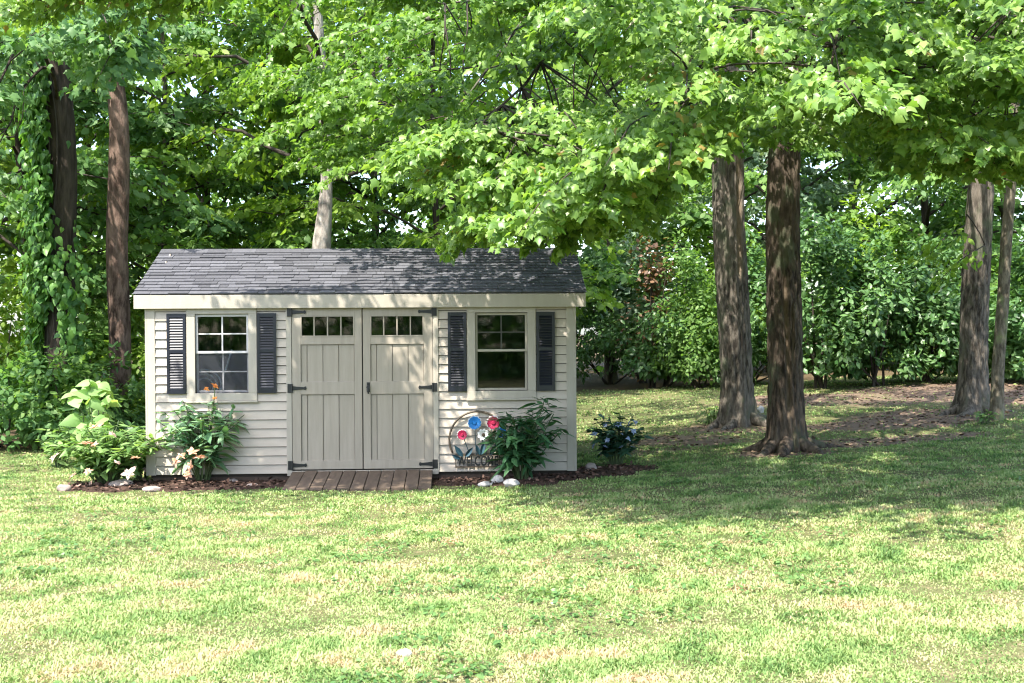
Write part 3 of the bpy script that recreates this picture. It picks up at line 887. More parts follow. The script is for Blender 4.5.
disc_flower(483.3, 434.4, .074, M['sg_white'], M['sg_white'], M['sg_centre'], 9)
disc_flower(501.5, 432, .066, M['sg_white'], M['sg_blue'], M['sg_centre'])
for (px, py, ang, ln) in ((463, 457, 125, .17), (465, 457, 50, .15), (461, 459, 155, .12), (481, 455, 75, .16), (480, 455, 110, .13), (490, 455, 60, .15)):
    x, z = sp(px, py); t = rad(ang); c_, s_ = math.cos(t), math.sin(t)
    pts = [(0, 0), (.25, .16), (.6, .17), (1, 0), (.6, -.17), (.25, -.16)]
    ring = [(x + ln * (a * c_ - b * s_), -.02 - .02 * abs(b) / .17, z + ln * (a * s_ + b * c_)) for a, b in pts]
    m_ = MB(); bk = [(p_[0], p_[1] + .003, p_[2]) for p_ in ring]
    m_.add(ring + bk, [(0, 1, 2, 3), (0, 3, 4, 5), (9, 8, 7, 6), (11, 10, 9, 6)] + [(i, (i + 1) % 6, 6 + (i + 1) % 6, 6 + i) for i in range(6)])
    m_.build('leaf', M['sg_teal'], sg)

# ================================================================= TREES
def limb_path(a, b, lift=.25, n=6):
    a, b = Vector(a), Vector(b); L_ = (b - a).length; out = []
    for i in range(n + 1):
        t = i / n; p = a.lerp(b, t); p.z += lift * L_ * math.sin(PI * t) * .5
        if 0 < i < n: p += Vector(rng.normal(0, .02 * L_, 3))
        out.append(p)
    return out

def on_path(pts, t):
    x = t * (len(pts) - 1); i = min(int(x), len(pts) - 2); return pts[i].lerp(pts[i + 1], x - i)

def above_edge(P):
    q = (P - np.array((0, 0, CAM_Z))) @ np.array(RM)
    px = 512 + F * q[:, 0] / -q[:, 2]; py = 341.5 - F * q[:, 1] / -q[:, 2]
    return py < np.interp(px, EDGE[:, 0], EDGE[:, 1]) + 4
LIMB_ROW = 125
def tree(name, label, cat, base, path, radii, bark, leafm, shape, crown=None, sprays=None, group=None, leaf=.12, tw=8, lf=7, limbs_from=None, trunk_kw=None, slen=1.3, flat=.5):
    """crown: (n limbs, z low, z high, reach, reach jitter); sprays: explicit [(P, D)], hung from limbs too"""
    T = thing(name, label, cat, base, 0, group)
    trunk_mesh('trunk', path, radii, bark, T, base, **(trunk_kw or {}))
    W = MB(); L = Leaves()
    path = [Vector(p) for p in path]
    axis_at = lambda z: on_path(path, np.interp(z, [p.z for p in path], np.linspace(0, 1, len(path))))
    rad_at = lambda z: float(np.interp(z, [p.z for p in path], radii))
    limbs = []
    if crown:
        nl, zl, zh, reach, jit = crown
        for k in range(nl):
            f = (k + .5) / nl; z = zl + (zh - zl) * f
            az = k * 2.399 + rng.uniform(-.4, .4)
            rr = reach * (1 - .55 * f ** 1.6) * rng.uniform(1 - jit, 1 + jit)
            a = axis_at(z - .35 * rr * (.4 + f)) if z - .35 * rr * (.4 + f) > path[0].z + 1 else axis_at(z)
            tip = Vector((a.x + rr * math.cos(az), a.y + rr * math.sin(az), z + rng.uniform(-.4, .4)))
            lp = limb_path(a, tip, .28)
            limbs.append(lp)
            r0 = min(rad_at(a.z) * .5, .03 + .016 * rr)
            W.tube(lp, np.linspace(r0, .012, len(lp)), 6)
            ns = max(3, int(rr * 2.6))
            for j in range(ns):
                t = .25 + .75 * (j + rng.random()) / ns
                p = on_path(lp, min(1, t)); o = (tip - a); o.z = 0; o.normalize()
                sd_ = Vector((-o.y, o.x, 0)) * rng.uniform(-1.1, 1.1)
                d = o * .7 + sd_ + Vector((0, 0, rng.uniform(-.15, .35)))
                spray(L, W, p, d, slen * rng.uniform(.7, 1.25), tw, lf, leaf, .25, flat=flat)
    if sprays:
        # main limbs reach clusters of sprays, twigs join each spray to its limb
        pts = [Vector(p) for p, d in sprays]
        targets = []
        for p in sorted(pts, key=lambda q: -(q - axis_at(q.z)).length):
            if all((p - q).length > 1.9 for q in targets): targets.append(p)
        lps = []
        for q in targets:
            a = axis_at(max(at(512, LIMB_ROW, base.y).z + rng.uniform(0, 3.0), q.z - .22 * (q - axis_at(q.z)).length + .2))
            lp = limb_path(a, q, .30, 7); lps.append(lp)
            ln = (q - a).length
            B = MB(); B.tube([p_ - Vector(base) for p_ in lp], np.linspace(min(rad_at(a.z) * .4, .014 + .006 * ln), .008, len(lp)), 7)
            B.build('limb', bark, T, smooth_=True)
        for (p, d) in sprays:
            p = Vector(p)
            best = min((on_path(lp, t) for lp in lps for t in np.linspace(.3, .97, 14)), key=lambda q: (q - p).length + rng.uniform(0, .5))
            ln = slen * rng.uniform(.7, 1.25)
            if name == 'maple_tree':
                dn_ = Vector(d).normalized()
                while ln > .3 and not above_edge(np.array([p + dn_ * ln + Vector((0, 0, -.28 * ln))]))[0]: ln *= .8
            if (best - p).length > .05: W.tube(limb_path(best, p, .12, 3), [.011, .009, .008, .007], 4)
            spray(L, W, p, d, ln, tw, lf, leaf, .28, flat=flat)
    wb = Vector(base)
    W.v = [tuple(Vector(v) - wb) for v in W.v]
    W.t = [0.0] * len(W.v)
    if W.v and not sprays: W.build('limb', M['twig'], T, smooth_=True)
    if L.p: L.build('crown', leafm, shape, T, base, keep=above_edge if name == 'maple_tree' else None, wood=W if sprays else None, wood_mat=M['twig'])
    return T

# lower edge of the front maples' leaves over the picture: x -> lowest leaf row
EDGE = np.array([(0, 180), (250, 195), (330, 210), (415, 222), (432, 228), (447, 268), (470, 246), (520, 248), (560, 260), (590, 258), (620, 250), (655, 236), (690, 190), (715, 158), (760, 155), (800, 165), (830, 150), (870, 160),
                 (910, 170), (950, 185), (985, 185), (1024, 190), (1100, 200)], float)
def clear(p, d, ln=1.35, side=.42):
    """a spray stays above the crown's lower outline"""
    p = Vector(p); d = Vector(d).normalized(); sv = d.cross(Vector((0, 0, 1)))
    sv = sv.normalized() if sv.length > 1e-4 else Vector((1, 0, 0))
    for t in (0, .5, 1.0):
        q = p + d * ln * t + Vector((0, 0, -.28 * ln * t * t - .06))
        for k in (-1, 0, 1):
            px, py = proj(q + sv * side * ln * .6 * k * (1 - .5 * t))
            if py > np.interp(px, EDGE[:, 0], EDGE[:, 1]): return False
    return True
def canopy(n, x0, x1, ylo, ytop, Y0, Y1, trunk, rmax, zmax=99):
    out = []
    tries = 0
    while len(out) < n and tries < 20000:
        tries += 1
        px = rng.uniform(x0, x1); e = np.interp(px, EDGE[:, 0], EDGE[:, 1]) - 22
        py = ytop + (min(e + 10, ylo) - ytop) * rng.random() ** .8
        Y = rng.uniform(Y0, Y1)
        p = at(px, py, Y)
        if p.z < 2.3 or p.z > zmax: continue
        o = Vector((p.x - trunk.x, p.y - trunk.y, 0))
        if o.length > rmax: continue
        if o.length < .6: o = Vector((rng.normal(), -1, 0))
        o.normalize()
        d = o + Vector((rng.normal(0, .45), rng.normal(0, .45) - .25, rng.uniform(-.35, .1)))
        if clear(p, d): out.append((p, d))
    return out
def roof_canopy(n, cx, cy, rx, ry, z0, z1, trunk):
    out = []
    for k in range(n * 4):
        if len(out) >= n: break
        a = rng.uniform(0, 2 * PI); q = math.sqrt(rng.random())
        z = rng.uniform(z0, z1); f = (z - z0) / (z1 - z0)
        s_ = 1 - .45 * f
        p = Vector((cx + rx * q * s_ * math.cos(a), cy + ry * q * s_ * math.sin(a), z))
        o = Vector((p.x - trunk.x, p.y - trunk.y, 0)); o = o.normalized() if o.length > .3 else Vector((0, -1, 0))
        d = o + Vector((rng.normal(0, .4), rng.normal(0, .4), rng.uniform(-.2, .3)))
        if clear(p, d): out.append((p, d))
    return out

def stem_px(base, marks, Y):
    """trunk path through places in the picture at distance Y"""
    return [Vector(base)] + [at(px, py, Y) for px, py in marks]

# front maple
TR = []
b1 = hit(786, 450)
pth = stem_px(b1, [(785, 380), (784, 300), (783, 220), (785, 150), (790, 60), (800, -120), (805, -420)], b1.y)
r0 = 31.5 * b1.y / F / 2
sprs = canopy(95, 600, 1060, 250, -60, 9.0, 14.5, b1, 8) + canopy(60, 820, 1090, 200, -60, 8.4, 11.5, b1, 9) + canopy(26, 570, 720, 290, 130, 9.6, 12.5, b1, 9) + canopy(44, 430, 700, 290, 100, 10.0, 12.2, b1, 9) + canopy(40, 440, 1000, 40, -160, 8.4, 13, b1, 9)
sprs += [(at(x_, y_, Y_), (rng.normal(0, .7), -.7, -.1)) for x_, y_, Y_ in zip(rng.uniform(735, 850, 14), rng.uniform(98, 122, 14), rng.uniform(11, 14, 14))]
sprs += [(at(x_, y_, Y_), (rng.normal(0, .7), -.7, -.1)) for x_, y_, Y_ in zip(rng.uniform(900, 1050, 14), rng.uniform(125, 155, 14), rng.uniform(10.5, 13, 14))]
sprs += [(at(500, 205, 11.2), (-.45, -.15, -.30)), (at(560, 215, 11.4), (-.5, -.1, -.35)), (at(520, 200, 11.0), (-.6, -.3, -.2)), (at(600, 205, 11), (-.4, -.2, -.3))]
sprs += [q for q in roof_canopy(48, -2.95, 11.1, 1.3, .9, 4.9, 5.6, b1) + roof_canopy(44, -.5, 11.1, 1.7, .9, 4.5, 6.0, b1) if q[0].z > 1.68 + 345 * q[0].y / F]  # unseen leaf clusters added above the view to shade the doors and right siding
sprs += roof_canopy(22, 3.2, 14.5, 4.4, 3.6, 6.0, 11.5, b1)
TR.append(tree('maple_tree', 'thick trunked maple nearest the lawn with a long split scar down its trunk', 'tree', b1, pth, [r0 * 1.06, r0, r0, r0 * .98, r0 * .95, r0 * .8, r0 * .5, r0 * .2],
     M['bark_maple'], LM['maple'], MAPLE, None, sprs, leaf=.074, tw=10, lf=13, slen=1.1, flat=.65,
     trunk_kw=dict(seg=96, rings_per_m=30, ridge=.105, nr=19, seed=3, flare=.5, flare_h=.55, scar=[(rad(-94), .20, .35, 2.3, .30), (rad(-72), .12, .9, 2.0, .16)])))
# second maple
b2 = hit(737, 425)
pth = stem_px(b2, [(736, 370), (733, 300), (729, 220), (728, 150), (724, 40), (720, -120), (716, -420)], b2.y)
r0 = 30 * b2.y / F / 2
sprs = canopy(60, 560, 900, 200, -40, 15, 19, b2, 8) + canopy(26, 300, 440, 270, -40, 14.3, 16.8, b2, 12) + canopy(44, 430, 660, 270, -40, 12.4, 15.5, b2, 12) + roof_canopy(26, 2.4, 18.5, 4.5, 4.0, 7.0, 12, b2)
TR.append(tree('maple_tree', 'maple standing just behind the split scarred one, bark torn along its right side', 'tree', b2, pth, [r0 * 1.08, r0, r0, r0 * .97, r0 * .95, r0 * .8, r0 * .5, r0 * .2],
     M['bark_grey'], LM['maple_b'], MAPLE, None, sprs, leaf=.080, tw=10, lf=12, slen=1.15, flat=.65,
     trunk_kw=dict(seg=84, rings_per_m=26, ridge=.11, nr=17, seed=8, flare=.6, flare_h=.55, scar=[(rad(-60), .28, 2.2, 5.0, .22)])))
# right maple
b3 = hit(973, 413)
pth = stem_px(b3, [(973, 370), (975, 300), (979, 230), (982, 170), (986, 60), (990, -100), (992, -400)], b3.y)
r0 = 25 * b3.y / F / 2
sprs = canopy(60, 850, 1120, 190, -60, 11, 18, b3, 8) + roof_canopy(10, 9.0, 18.0, 3.6, 3.4, 6.5, 11, b3)
TR.append(tree('maple_tree', 'grey maple with a mossy flaring foot beside the slim leaning tree', 'tree', b3, pth, [r0 * 1.1, r0, r0, r0 * .97, r0 * .9, r0 * .75, r0 * .5, r0 * .2],
     M['bark_grey'], LM['maple'], MAPLE, None, sprs, leaf=.080, tw=10, lf=12, slen=1.15, flat=.65,
     trunk_kw=dict(seg=72, rings_per_m=24, ridge=.095, nr=17, seed=5, flare=.8, flare_h=.6)))
# roots showing at the foot of the big trunks
for T_, b_, r_, azs in ((TR[0], b1, .21, (-2.5, -1.75, -.9, .1, 3.0)), (TR[1], b2, .24, (-2.7, -1.9, -.7, .2)), (TR[2], b3, .22, (-2.9, -2.2, -1.2, -.3))):
    for az in azs:
        ln = rng.uniform(.45, .9); pts = []
        for t in np.linspace(0, 1, 7):
            q = r_ * .8 + ln * t; a_ = az + .35 * math.sin(t * 3 + az * 5) * t
            x_, y_ = b_.x + q * math.cos(a_), b_.y + q * math.sin(a_)
            pts.append(Vector((x_, y_, float(ground_z(x_, y_)) + .13 * (1 - t) ** 2.5 - .035 * t)) - b_)
        mb = MB(); mb.tube(pts, np.linspace(.10, .022, 7) * rng.uniform(.8, 1.1), 10); mb.build('root', M['bark_grey'] if T_ is not TR[0] else M['bark_maple'], T_, smooth_=True)
# slim tree
b4 = hit(997, 420)
pth = stem_px(b4, [(998, 370), (1003, 300), (1006, 240), (1012, 170), (1018, 60), (1020, -60)], b4.y)
r0 = 11.5 * b4.y / F / 2
sprs = [(at(965, 225, b4.y - .8), (-.6, -.4, -.2)), (at(985, 245, b4.y - .7), (-.8, -.3, -.3))] + canopy(16, 960, 1090, 170, -40, b4.y - 2, b4.y + 1, b4, 4)
tree('slim_tree', 'slim pale leaning tree at the lawn edge with a low yellow green sprig', 'tree', b4, pth, [r0 * 1.1, r0, r0 * .95, r0 * .9, r0 * .85, r0 * .6, r0 * .3],
     M['bark_slim'], LM['wood_y'], OVAL, None, sprs, leaf=.12, tw=5, lf=5, slen=.8, trunk_kw=dict(seg=32, rings_per_m=16, ridge=.05, nr=9, seed=11, flare=.3, flare_h=.4))
# ivy tree
b5 = at(60, 410, 18.2); b5.z = float(ground_z(b5.x, b5.y))
pth = stem_px(b5, [(61, 330), (61, 250), (62, 180), (60, 120), (55, 40), (50, -100), (46, -420)], 18.2)
r0 = 27 * 18.2 / F / 2
sp5 = []
for (px, py, Y) in [(px_, py_, rng.uniform(14, 18)) for px_, py_ in zip(rng.uniform(-60, 165, 62), rng.uniform(-40, 165, 62)) if not (20 < px_ < 150 and py_ > 45)] + [(rng.uniform(70, 150), rng.uniform(10, 45), rng.uniform(15, 17.5)) for _ in range(9)]:
    p = at(px, py, Y); sp5.append((p, (rng.normal(0, .6), -.7, rng.uniform(-.3, .1))))
sp5 += roof_canopy(16, b5.x - .3, 19.0, 3.4, 3.0, 7.5, 12, b5)
tree('ivy_clad_tree', 'dark trunked tree at the left wrapped in green ivy', 'tree', b5, pth, [r0 * 1.15, r0 * 1.05, r0, r0, r0 * .95, r0 * .8, r0 * .5, r0 * .2],
     M['bark_dark'], LM['wood_b'], MAPLE, None, sp5, leaf=.105, tw=8, lf=8, slen=1.2, trunk_kw=dict(seg=48, rings_per_m=14, ridge=.05, nr=13, seed=21, flare=.4))
iv = thing('ivy', 'green ivy climbing the dark trunk at the left', 'ivy', b5)
L = Leaves(); W = MB(); nI = 4600
hz = rng.uniform(0, 1, nI) ** 1.15 * 6.0; aa = np.where(hz < 2.6 + rng.normal(0, .5, nI), rng.uniform(rad(140), rad(345), nI), rng.uniform(rad(140), rad(265), nI))
off_ = r0 * 1.02 + np.abs(rng.normal(0, .14, nI)) + .02 + .10 * val_noise(aa * 2, hz, 2.0, 4)
keep = val_noise(aa * 1.3, hz, 1.6, 9) > .38 - .25 * (np.cos(aa) < -.2)
hz, aa, off_ = hz[keep], aa[keep], off_[keep]
cx_ = np.interp(hz + b5.z, [p.z for p in pth], [p.x for p in pth]); cy_ = np.interp(hz + b5.z, [p.z for p in pth], [p.y for p in pth])
out_ = np.stack([np.cos(aa), np.sin(aa), 0 * aa], 1)
L.add(np.stack([cx_, cy_, hz + b5.z], 1) + out_ * off_[:, None], np.array((0, 0, -1.)) + out_ * .5 + rng.normal(0, .45, (len(hz), 3)), out_ + np.array((0, 0, .6)) + rng.normal(0, .35, (len(hz), 3)), rng.uniform(.08, .15, len(hz)))
L.build('foliage', LM['ivy'], HEART, iv, b5)
for a0 in (3.4, 4.0, 4.6):
    W.tube([Vector((np.interp(h + b5.z, [p.z for p in pth], [p.x for p in pth]) - b5.x + (r0 + .015) * math.cos(a0 + .25 * math.sin(h * 1.7)), np.interp(h + b5.z, [p.z for p in pth], [p.y for p in pth]) - b5.y + (r0 + .015) * math.sin(a0 + .25 * math.sin(h * 1.7)), h)) for h in np.linspace(0, 5.8, 20)], .014, 5)
W.build('stem', M['twig'], iv)
# pine
b6 = at(120, 400, 18.8); b6.z = float(ground_z(b6.x, b6.y))
pth = stem_px(b6, [(120, 330), (117, 250), (119, 170), (119, 120), (110, 40), (106, -40), (100, -300), (98, -500)], 18.8)
r0 = 20 * 18.8 / F / 2
tree('pine_tree', 'straight reddish brown pine trunk just left of the shed', 'tree', b6, pth, [r0 * 1.1, r0 * 1.05, r0, r0 * .98, r0 * .9, r0 * .8, r0 * .78, r0 * .6, r0 * .4],
     M['bark_pine'], LM['wood'], LANCE, (9, 8.5, 13, 2.4, .2), None, leaf=.14, tw=6, lf=7, trunk_kw=dict(seg=40, rings_per_m=14, ridge=.04, nr=11, seed=31, flare=.3))
# pale trunk behind the shed
b7 = at(322, 380, 21); b7.z = float(ground_z(b7.x, b7.y))
pth = stem_px(b7, [(321, 300), (321, 250), (325, 215), (327, 180), (325, 130), (323, 100), (318, 20), (312, -150), (310, -420)], 21)
r0 = 18 * 21 / F / 2
tree('pale_barked_tree', 'crooked pale grey trunk rising behind the shed roof', 'tree', b7, pth, [r0 * 1.15, r0 * 1.05, r0, r0 * .8, r0 * .62, r0 * .6, r0 * .62, r0 * .55, r0 * .4, r0 * .2],
     M['bark_light'], LM['wood_y'], HEX, (20, 4.6, 12, 3.2, .25), None, leaf=.15, tw=6, lf=6, trunk_kw=dict(seg=32, rings_per_m=12, ridge=.05, nr=9, seed=41, flare=.2))

# woods behind: (px, Y, trunk px width, height, leaf material, crown low z, reach, label)
woods = [
    (-60, 21, 12, 12, 'wood_b', 2.6, 3.2, 'leafy woodland tree at the far left edge beyond the ivy'),
    (36, 22.5, 9, 12, 'wood', 3.0, 3.0, 'thin dark trunked tree close to the left of the ivy trunk'),
    (90, 27, 10, 13, 'wood_y', 2.0, 3.6, 'yellow green tree seen between the ivy trunk and the pine'),
    (165, 24, 8, 11, 'wood_b', 1.8, 2.6, 'slender bluish green tree right of the pine trunk'),
    (205, 28, 11, 14, 'wood_y', 2.5, 3.6, 'tall sunlit tree above the left end of the shed roof'),
    (262, 25, 8, 11, 'wood', 2.2, 2.8, 'dark green tree above the shed window with shutters in sun'),
    (372, 27, 9, 13, 'wood', 2.4, 3.4, 'deep green tree behind the middle of the shed roof'),
    (440, 24, 8, 12, 'wood_y', 2.6, 3.0, 'light green tree behind the right half of the shed roof'),
    (530, 29, 10, 13, 'wood', 2.0, 3.4, 'dense tree behind the right end of the shed roof'),
    (610, 31, 10, 13, 'wood_b', 1.8, 3.6, 'dark tree above the laurels just right of the shed'),
    (700, 33, 9, 13, 'silver', 1.6, 3.6, 'silvery leaved tree left of the two big maple trunks'),
    (775, 31, 9, 13, 'wood', 2.0, 3.4, 'green tree seen between and behind the two big maples'),
    (850, 34, 10, 14, 'silver', 1.6, 4.0, 'pale leaved tree above the laurels right of the scarred maple'),
    (925, 31, 9, 13, 'wood_b', 2.0, 3.6, 'shaded tree left of the grey maple at the lawn edge'),
    (1010, 29, 9, 13, 'wood', 2.0, 3.6, 'dark tree behind the slim leaning tree'),
    (1090, 27, 9, 13, 'wood_b', 2.0, 3.6, 'woodland tree at the far right edge'),
]
for k, (px, Y, wpx, H, lm, zl, reach, lab) in enumerate(woods):
    b = at(px, 380, Y); b.z = float(ground_z(b.x, b.y))
    lean = rng.normal(0, .35, 2)
    pth = [b + Vector((lean[0] * t ** 1.5 + .08 * math.sin(t * 9 + k), lean[1] * t, H * t)) for t in np.linspace(0, 1, 8)]
    r0 = wpx * Y / F / 2
    tree('woodland_tree', lab, 'tree', b, pth, np.linspace(r0 * 1.1, r0 * .2, 8), M['bark_dark'] if k % 3 else M['bark_grey'], LM[lm], HEX,
         (24, zl, H - .5, reach, .25), None, group='trees of the woods behind the shed', leaf=.18, tw=6, lf=7, slen=1.4, flat=.8, trunk_kw=dict(seg=16, rings_per_m=5, seed=k + 50, ridge=.04))

# far woods: a mass of leaves beyond the trees one can tell apart
L = Leaves()
for k in range(2000):
    x = rng.uniform(-36, 36); y = rng.uniform(36.5, 46) - .006 * x * x; z = 16 * rng.random() ** 1.1
    spray(L, None, (x, y, z + .6), (rng.normal(0, .6), -1, rng.uniform(-.3, .2)), 2.2, 5, 5, .36, .25, flat=1.1)
far = L.build('woods', LM['wood'], DIAM)
tag(far, 'deep green mass of woodland beyond the nearer trees', 'woods', kind='stuff')
L = Leaves()
for k in range(1400):
    x = rng.uniform(-30, 30); y = -rng.uniform(16, 24); z = 8.0 * rng.random() ** 1.8
    spray(L, None, (x, y, z + .3), (rng.normal(0, .6), 1, rng.uniform(-.3, .2)), 2.4, 5, 5, .40, .25, flat=1.1)
tag(L.build('woods', LM['wood_b'], DIAM), 'line of trees across the lawn, mirrored dark in the shed windows', 'woods', kind='stuff')

# ================================================================= SHRUBS
def shrub(name, label, base, rx, ry, h, n, leaf, leafm, shape, group=None, lumps=26, droop=.5, cat='shrub', low=.0, stems=6, spread=.5):
    T = thing(name, label, cat, base, 0, group)
    L = Leaves(); per = n // lumps; W = MB()
    for k in range(lumps):
        u = rng.uniform(-1, 1); az = rng.uniform(0, 2 * PI)
        el = math.asin(np.clip(rng.uniform(low, 1.0), 0, 1)) if rng.random() < .75 else rng.uniform(-.1, .5)
        q = rng.uniform(.50, 1.12)
        c = np.array((rx * math.cos(el) * math.cos(az) * q, ry * math.cos(el) * math.sin(az) * q, h * (.10 + .82 * math.sin(max(0, el)) * q)))
        lr = np.array((rx, ry, h * .6)) * rng.uniform(.14, .46)
        v = unit(rng.normal(0, 1, (per, 3))); v[:, 2] = np.abs(v[:, 2]) * .9 - .25
        v = unit(v)
        p = c + v * lr * rng.uniform(.75, 1.08, (per, 1))
        p[:, 2] = np.maximum(p[:, 2], .04)
        outw = unit(p / np.array((rx, ry, h)) * np.array((1, 1, .6)) + 1e-6)
        d = v * .6 + outw * .6 + np.array((0, 0, -droop)) + rng.normal(0, spread, (per, 3))
        nm = np.array((0, 0, .9)) + outw * .6 + v * .4 + rng.normal(0, .35, (per, 3))
        L.add(p, d, nm, leaf * rng.uniform(.65, 1.2, per), np.clip(rng.random(per) * .75 + rng.random() * .3 - .02, 0, 1))
        if k < stems: W.tube([(rng.normal(0, .06), rng.normal(0, .06), -.03), tuple(c * (.5, .5, .55) + rng.normal(0, .03, 3)), tuple(c)], [.012 + .012 * h / 2, .008 + .006 * h / 2, .005], 5)
    L.build('foliage', leafm, shape, T)
    W.build('stem', M['twig'], T)
    return T

hedge = [  # px, base row, width px, top row, leaf, label
    (612, 386, 95, 262, 'rhodo', .17, 'glossy laurel bush beside the right corner of the shed'),
    (672, 388, 105, 248, 'rhodo', .17, 'wide laurel bush left of the two big maple trunks'),
    (706, 390, 70, 235, 'wood', .13, 'lighter green bush against the left side of the torn bark maple'),
    (758, 388, 62, 225, 'rhodo', .16, 'laurel bush seen in the gap between the two big maples'),
    (836, 392, 90, 198, 'rhodo', .17, 'tallest laurel bush, immediately right of the scarred maple'),
    (893, 390, 80, 225, 'rhodo', .18, 'dark laurel bush in the middle of the hedge right of the maples'),
    (942, 386, 75, 240, 'rhodo', .17, 'laurel bush directly left of the grey maple at the lawn edge'),
    (1010, 384, 80, 250, 'wood_b', .16, 'bush behind the slim leaning tree'),
    (1075, 386, 95, 230, 'rhodo', .17, 'laurel bush at the right edge of the lawn'),
]
for (px, py, wpx, top, lm, lf_, lab) in hedge:
    b = hit(px, py); b.y += .9; b.z = float(ground_z(b.x, b.y))
    rx = wpx * b.y / F / 2 * 1.12; h = at(px, top, b.y).z - b.z
    shrub('laurel_bush', lab, b, rx, min(1.3, rx), h, 4600, lf_ * .8, LM[lm], OVAL if lm == 'rhodo' else HEX, 'bushes along the back of the lawn', lumps=rng.integers(26, 52), spread=.7)
b = hit(655, 388); b.y += .3; b.z = float(ground_z(b.x, b.y))
T = shrub('browned_bush', 'bush with dry reddish brown leaves above the laurels', b, .55, .5, at(655, 243, b.y).z - b.z, 700, .12, LM['brown'], HEX, None, lumps=18, low=.75)
under = [  # left undergrowth
    (-5, 452, 120, 345, 'wood_b', .12, 'bushy undergrowth at the left edge of the lawn'),
    (48, 448, 95, 352, 'wood', .11, 'low bush in front of the ivy clad trunk'),
    (100, 446, 85, 360, 'rhodo', .11, 'dark shaded bush between the ivy trunk and the shed'),
    (128, 436, 60, 372, 'wood_y', .11, 'small light green bush at the foot of the pine'),
]
for (px, py, wpx, top, lm, lf_, lab) in under:
    b = hit(px, py); b.y += .5; b.z = float(ground_z(b.x, b.y))
    rx = wpx * b.y / F / 2 * 1.1; h = at(px, top, b.y).z - b.z
    shrub('undergrowth_bush', lab, b, rx, min(.9, rx), h, 2600, lf_, LM[lm], HEX, 'undergrowth at the left edge of the woods', lumps=36)
for (px, Y, wpx, top, lm, lab) in [(5, 20.5, 110, 215, 'wood_y', 'tall bright sapling thicket at the left edge'), (95, 21.5, 80, 260, 'wood', 'understorey bush between the ivy trunk and the pine trunk'),
                                   (150, 22, 60, 290, 'wood_y', 'understorey bush by the left end of the shed'), (215, 24, 120, 215, 'wood_b', 'understorey bush showing over the left of the shed roof'), (285, 23, 90, 225, 'wood', 'understorey bush left of the pale crooked trunk'),
                                   (640, 28.5, 90, 205, 'silver', 'tall pale shrub behind the laurels beside the shed'), (725, 29, 80, 190, 'wood_y', 'bright shrub behind the gap between the two big maples'), (872, 29, 70, 185, 'wood_y', 'yellow green shrub over the laurels right of the scarred maple'),
                                   (960, 28, 90, 200, 'wood', 'shrub behind the grey maple at the lawn edge'),
                                   (385, 25, 120, 205, 'wood_b', 'understorey bush right of the pale crooked trunk')]:
    b = at(px, 380, Y); b.z = float(ground_z(b.x, b.y))
    shrub('understorey_bush', lab, b, wpx * Y / F / 2 * 1.1, 1.1, at(px, top, Y).z - b.z, 2600, .15, LM[lm], HEX, 'understorey bushes in the woods', lumps=40)

# ================================================================= GARDEN PLANTS
def stalk_plant(name, label, base, leafm, shape, nst, h, spread, leaf, per, lean=.5, whorl=.0, stemm=None, cat='plant', nrm=(0, 0, 1.), dn=0.0):
    """leafy stalks fanning from the ground"""
    T = thing(name, label, cat, base)
    L = Leaves(); W = MB(); tips = []
    for k in range(nst):
        az = k * 2.399 + rng.uniform(-.3, .3); f = math.sqrt((k + .5) / nst)
        hh = h * (1 - .35 * f ** 2) * rng.uniform(.85, 1.1)
        tip = np.array((spread * f * math.cos(az), spread * f * math.sin(az) * .8, hh))
        b0 = np.array((.05 * math.cos(az), .05 * math.sin(az), -.02))
        mid = b0 * .4 + tip * .6 + np.array((0, 0, hh * .15)); mid[:2] *= .75
        W.tube([b0, mid, tip], [.007, .006, .004], 5)
        t = rng.uniform(.25, 1.0, per)[:, None]
        pos = (1 - t) ** 2 * b0 + 2 * t * (1 - t) * mid + t * t * tip
        aa = rng.uniform(0, 2 * PI, per); o = np.stack([np.cos(aa), np.sin(aa), rng.uniform(-.15, .75, per)], 1)
        L.add(pos, o - np.array((0, 0, dn)), np.array(nrm) + o * .3 + rng.normal(0, .25, (per, 3)), leaf * rng.uniform(.6, 1.2, per) * (1.15 - .4 * t[:, 0]))
        tips.append(tip)
    L.build('foliage', leafm, shape, T); W.build('stem', stemm or M['stem'], T)
    return T, tips

def bloom(T, p, r, leafm, npet=0, name='flower', up=(0, -.5, .8)):
    npet = npet or int(rng.integers(4, 8)); r = r * rng.uniform(.7, 1.05)
    up = np.array(up, float) + rng.normal(0, .45, 3)
    L = Leaves(); upv = np.array(up) / np.linalg.norm(up)
    a = np.linspace(0, 2 * PI, npet, endpoint=False) + rng.random()
    e1 = np.cross(upv, (1, 0, 0)); e1 /= np.linalg.norm(e1); e2 = np.cross(upv, e1)
    for rr, k in ((1.0, .35), (.65, .9)):
        d = e1 * np.cos(a + k)[:, None] + e2 * np.sin(a + k)[:, None] + upv * k
        L.add(np.tile(np.array(p), (npet, 1)), d, np.tile(upv, (npet, 1)) + rng.normal(0, .2, (npet, 3)), r * rr * rng.uniform(.6, 1.15, npet))
    return L.build(name, leafm, OVAL, T)

def ground_pt(u, v):
    p = S(u, v, 0); p.z = float(ground_z(p.x, p.y)) + .01; return p

# broad leaved stalk
b = hit(78, 482); b.y += .55; b.z = float(ground_z(b.x, b.y))
T, tips = stalk_plant('broadleaf_plant', 'tall pale plant with big heart shaped leaves left of the shed', b, LM['heart'], HEART, 7, 1.25, .34, .23, 10, nrm=(0, -.9, .6), dn=.5)
